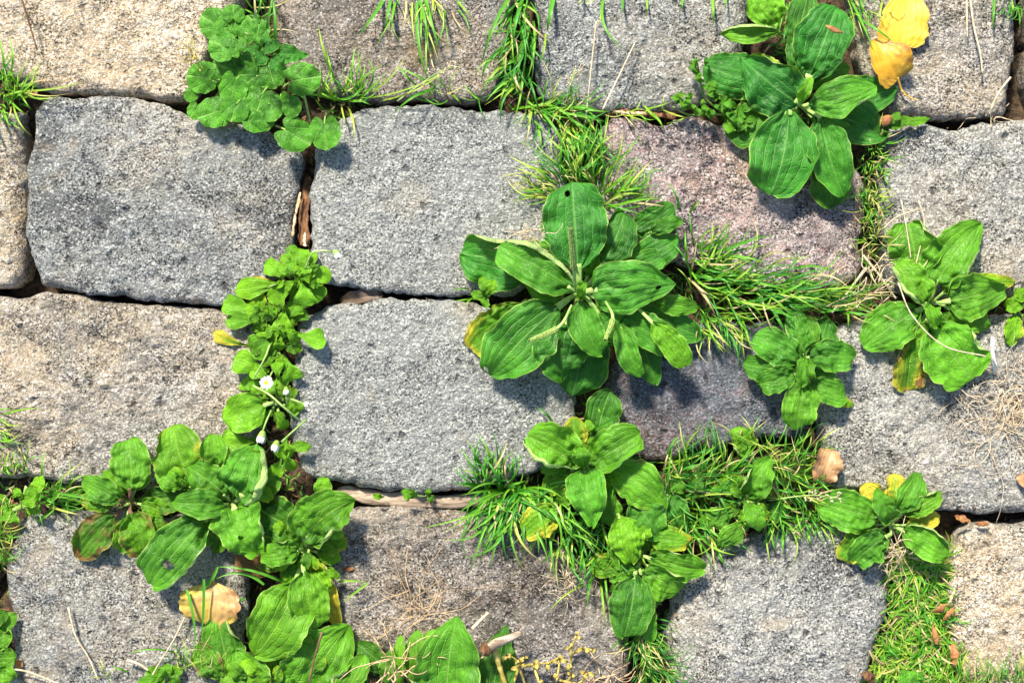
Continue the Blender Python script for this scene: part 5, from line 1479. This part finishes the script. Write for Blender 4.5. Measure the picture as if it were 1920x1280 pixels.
# seed heads on the thin stems
for lb, stem_, n, sp in (('feathery pale grass seed head beside the ground ivy', [(410, 140), (385, 122), (365, 108), (348, 84)], 26, 24), ('small fluffy grass seed head over the brown grey stone', [(745, 190), (800, 150), (835, 130), (862, 125)], 26, 12),
                         ('faint grass seed head over the tangled grass', [(1060, 195), (1070, 160), (1085, 130)], 14, 20), ('flowering grass head lying against the yellowing plantain', [(1440, 938), (1480, 932), (1520, 928), (1570, 932)], 24, 8)):
    th = thing('grass_seed_stalk', lb, 'grass', P(*stem_[0], .006), 'grass seed heads')
    path = cr([P(p[0], p[1], .012 + .01 * i) for i, p in enumerate(stem_)], 24)
    mk('stem', *tube_arr(path, .0005, .0003, 5), PALESTEM, th)
    parts = []
    for i in range(n):
        q = path[R.randrange(12, 24)]
        a = R.uniform(0, 6.28); L = R.uniform(.3, 1) * sp * S
        e = q + np.array([math.cos(a) * L, math.sin(a) * L, R.uniform(-.3, .3) * L])
        parts.append(tube_arr(np.array([q, (q + e) / 2, e]), .0002, .0002, 3))
        dd = (e - q) / np.linalg.norm(e - q)
        parts.append(tube_arr(np.array([e + dd * .0022 * t for t in np.linspace(0, 1, 5)]), .0006, .0006, 5, 1, lambda u: np.sin(math.pi * (u * .9 + .05))))
    mk('seeds', *joinarr(parts), YMOSS if 'feathery' in lb else STRAW, th)


def slab(name, label, cat, pts, wd, mat, zs, group=None, rough=.35, flat=.45, chip=False):
    path = cr([P(p[0], p[1], z) for p, z in zip(pts, zs)], 30)
    sd_ = R.randrange(100)
    V, F = tube_arr(path, wd * S / 2, wd * S / 2, 10, flat, (lambda u: .06 + .8 * np.sin(math.pi * u) ** .7 * (1 + .3 * vn(u * 6, u * 0, sd_))) if chip else (lambda u: (1 + rough * vn(u * 9, u * 0, sd_)) * np.minimum(1, np.minimum(u, 1 - u) * 10 + .35)))
    V += 0.0006 * np.stack([vn(V[:, 0] * 700, V[:, 1] * 700, k) for k in (1, 2, 3)], -1)
    return tag(mk(name, V, F, mat, origin=path[0]), label, cat, group)


BG = 'scraps of bark and wood in the joints'
slab('bark_strip', 'long split bark strip in the upright joint between two grey stones', 'bark', [(578, 330), (570, 385), (566, 460)], 16, BARK, [-.016, -.010, -.006], BG)
slab('bark_strip', 'short dark bark strip tucked against the flat light grey stone', 'bark', [(576, 372), (573, 420), (578, 462)], 12, BARK, [-.010, -.006, -.004], BG)
slab('bark_strip', 'pale split straw standing on the bark in the upright joint', 'bark', [(563, 360), (553, 410), (549, 445)], 5, TAN, [-.004, .002, .003], BG)
slab('bark_strip', 'thin pale splinter touching the daisy at the bark strip', 'bark', [(571, 436), (571, 462)], 6, STRAW, [.002, .004], BG)
slab('wood_sliver', 'weathered wood stick filling the joint above the rough brown stone', 'wood', [(632, 918), (700, 932), (780, 938), (850, 940), (925, 932)], 26, WOOD, [-.012, -.010, -.010, -.009, -.012], BG)
slab('bark_strip', 'brown bark shred in the joint over the purplish stone', 'bark', [(1140, 212), (1165, 210), (1215, 215), (1270, 218)], 13, BARK, [-.008, -.004, -.006, -.010], BG)
slab('wood_sliver', 'pale sliver in the joint over the purplish stone', 'wood', [(1150, 209), (1180, 212), (1215, 213)], 6, TAN, [.000, .001, .000], BG)
for lb, pts, wd, m in (('orange brown husk in the joint by the beige stone, larger', [(1790, 968), (1806, 972), (1822, 980)], 13, CHIP), ('orange brown husk lying flat beside the larger joint husk', [(1828, 982), (1842, 981), (1856, 980)], 11, CHIP),
                       ('reddish husk whose tip meets the slim tan husk', [(1748, 1148), (1765, 1140), (1775, 1132)], 13, CHIP), ('reddish husk in the moss, lying against the edge of the beige stone', [(1768, 1165), (1780, 1150), (1790, 1138)], 13, CHIP),
                       ('slim tan husk pointing away from the two reddish husks', [(1778, 1135), (1786, 1115), (1790, 1104)], 8, TAN), ('single brown husk in the moss, apart from the reddish ones', [(1749, 1170), (1753, 1188), (1758, 1208)], 14, CHIP),
                       ('widest split husk in the mossy joint', [(1786, 1205), (1790, 1225), (1792, 1250)], 18, CHIP), ('rust coloured chip by the small neat plantain', [(1520, 800), (1523, 818), (1528, 838)], 10, CHIP),
                       ('rusty flake near the curled brown dead leaf', [(1440, 830), (1452, 842), (1462, 858)], 14, BARK), ('brown flake under the cupped plantain leaf', [(1170, 862), (1182, 866), (1194, 866)], 16, CHIP),
                       ('red brown scrap in the corner joint of the beige stone', [(45, 172), (60, 178), (70, 172)], 14, CHIP), ('brown scrap by the yellow plantain leaf on the rough brown stone', [(640, 1068), (655, 1066), (668, 1068)], 8, CHIP),
                       ('brown flake among the leafy weed tips', [(30, 1236), (36, 1246), (38, 1258)], 14, CHIP), ('dark brown flake between pale stone and moss', [(1615, 1262), (1630, 1268), (1640, 1278)], 20, BARK)):
    slab('husk', lb, 'husk', pts, wd, m, [.006, .010, .008] if 'mossy' in lb or 'moss' in lb or 'husk' in lb else [.002, .005, .003], 'brown husks and flakes', .25, .28, True)
tw = thing('twig', 'broken hollow tan twig lying beside the big pointed plantain leaf', 'twig', P(914, 1216, .012))
pth = cr([P(910, 1218, .030), P(930, 1206, .033), P(952, 1197, .031), P(976, 1187, .028)], 24)
mk('stick', *tube_arr(pth, .0042, .0024, 9, 1, lambda u: 1 + .25 * vn(u * 7, u * 0, 3)), WOOD, tw)
mk('broken_end', *tube_arr(cr([P(908, 1220, .030), P(914, 1215, .031), P(918, 1212, .031)], 6), .0050, .0046, 9), BARK, tw)
mk('side_shoot', *tube_arr(cr([P(926, 1212, .028), P(934, 1240, .022), P(948, 1285, .016)], 14), .0022, .0018, 7, 1, lambda u: 1 + .3 * vn(u * 9, u * 0, 6)), YMOSS, tw)
mk('rootlet', *tube_arr(cr([P(914, 1222, .03), P(904, 1232, .028), P(890, 1238, .026)], 8), .0008, .0004, 5), TAN, tw)
for lb, segs in (('dry yellow branching weed beside the twig', [((960, 1290), (972, 1245), (952, 1225)), ((985, 1285), (975, 1250), (982, 1232)), ((975, 1250), (1000, 1245), (1030, 1242)), ((1030, 1242), (1048, 1236), (1044, 1275)), ((1000, 1245), (1010, 1275), (1020, 1290))]),
                 ('dry yellow weed stem with small curled leaves on the rough brown stone', [((1070, 1250), (1072, 1215), (1080, 1192)), ((1072, 1225), (1095, 1215), (1110, 1218)), ((1060, 1285), (1072, 1262), (1070, 1245)), ((1050, 1275), (1085, 1280), (1100, 1262))])):
    th = thing('dry_weed', lb, 'weed', P(*segs[0][0], .003), 'dry yellow weeds')
    for sg in segs:
        mk('stem', *tube_arr(cr([P(p[0], p[1], .008 + .008 * i) for i, p in enumerate(sg)], 12), 0.0011, .0006, 6, 1, lambda u: 1 + .5 * vn(u * 8, u * 0, 2)), YMOSS, th)
        for k in range(5):
            q = sg[R.randrange(1, 3)]; a = R.uniform(0, 6.28); L = R.uniform(8, 18)
            leaf(th, q, (q[0] + math.cos(a) * L, q[1] + math.sin(a) * L), L * .5, .018, .024, .02, k='e', pf=0, mat=YMOSS, nu=8, nv=3, stalk=False, ruf=.3)
print('objects', len(bpy.data.objects), 'tris', sum(len(m.loop_triangles) if m.loop_triangles else len(m.polygons) * 2 for m in bpy.data.meshes))
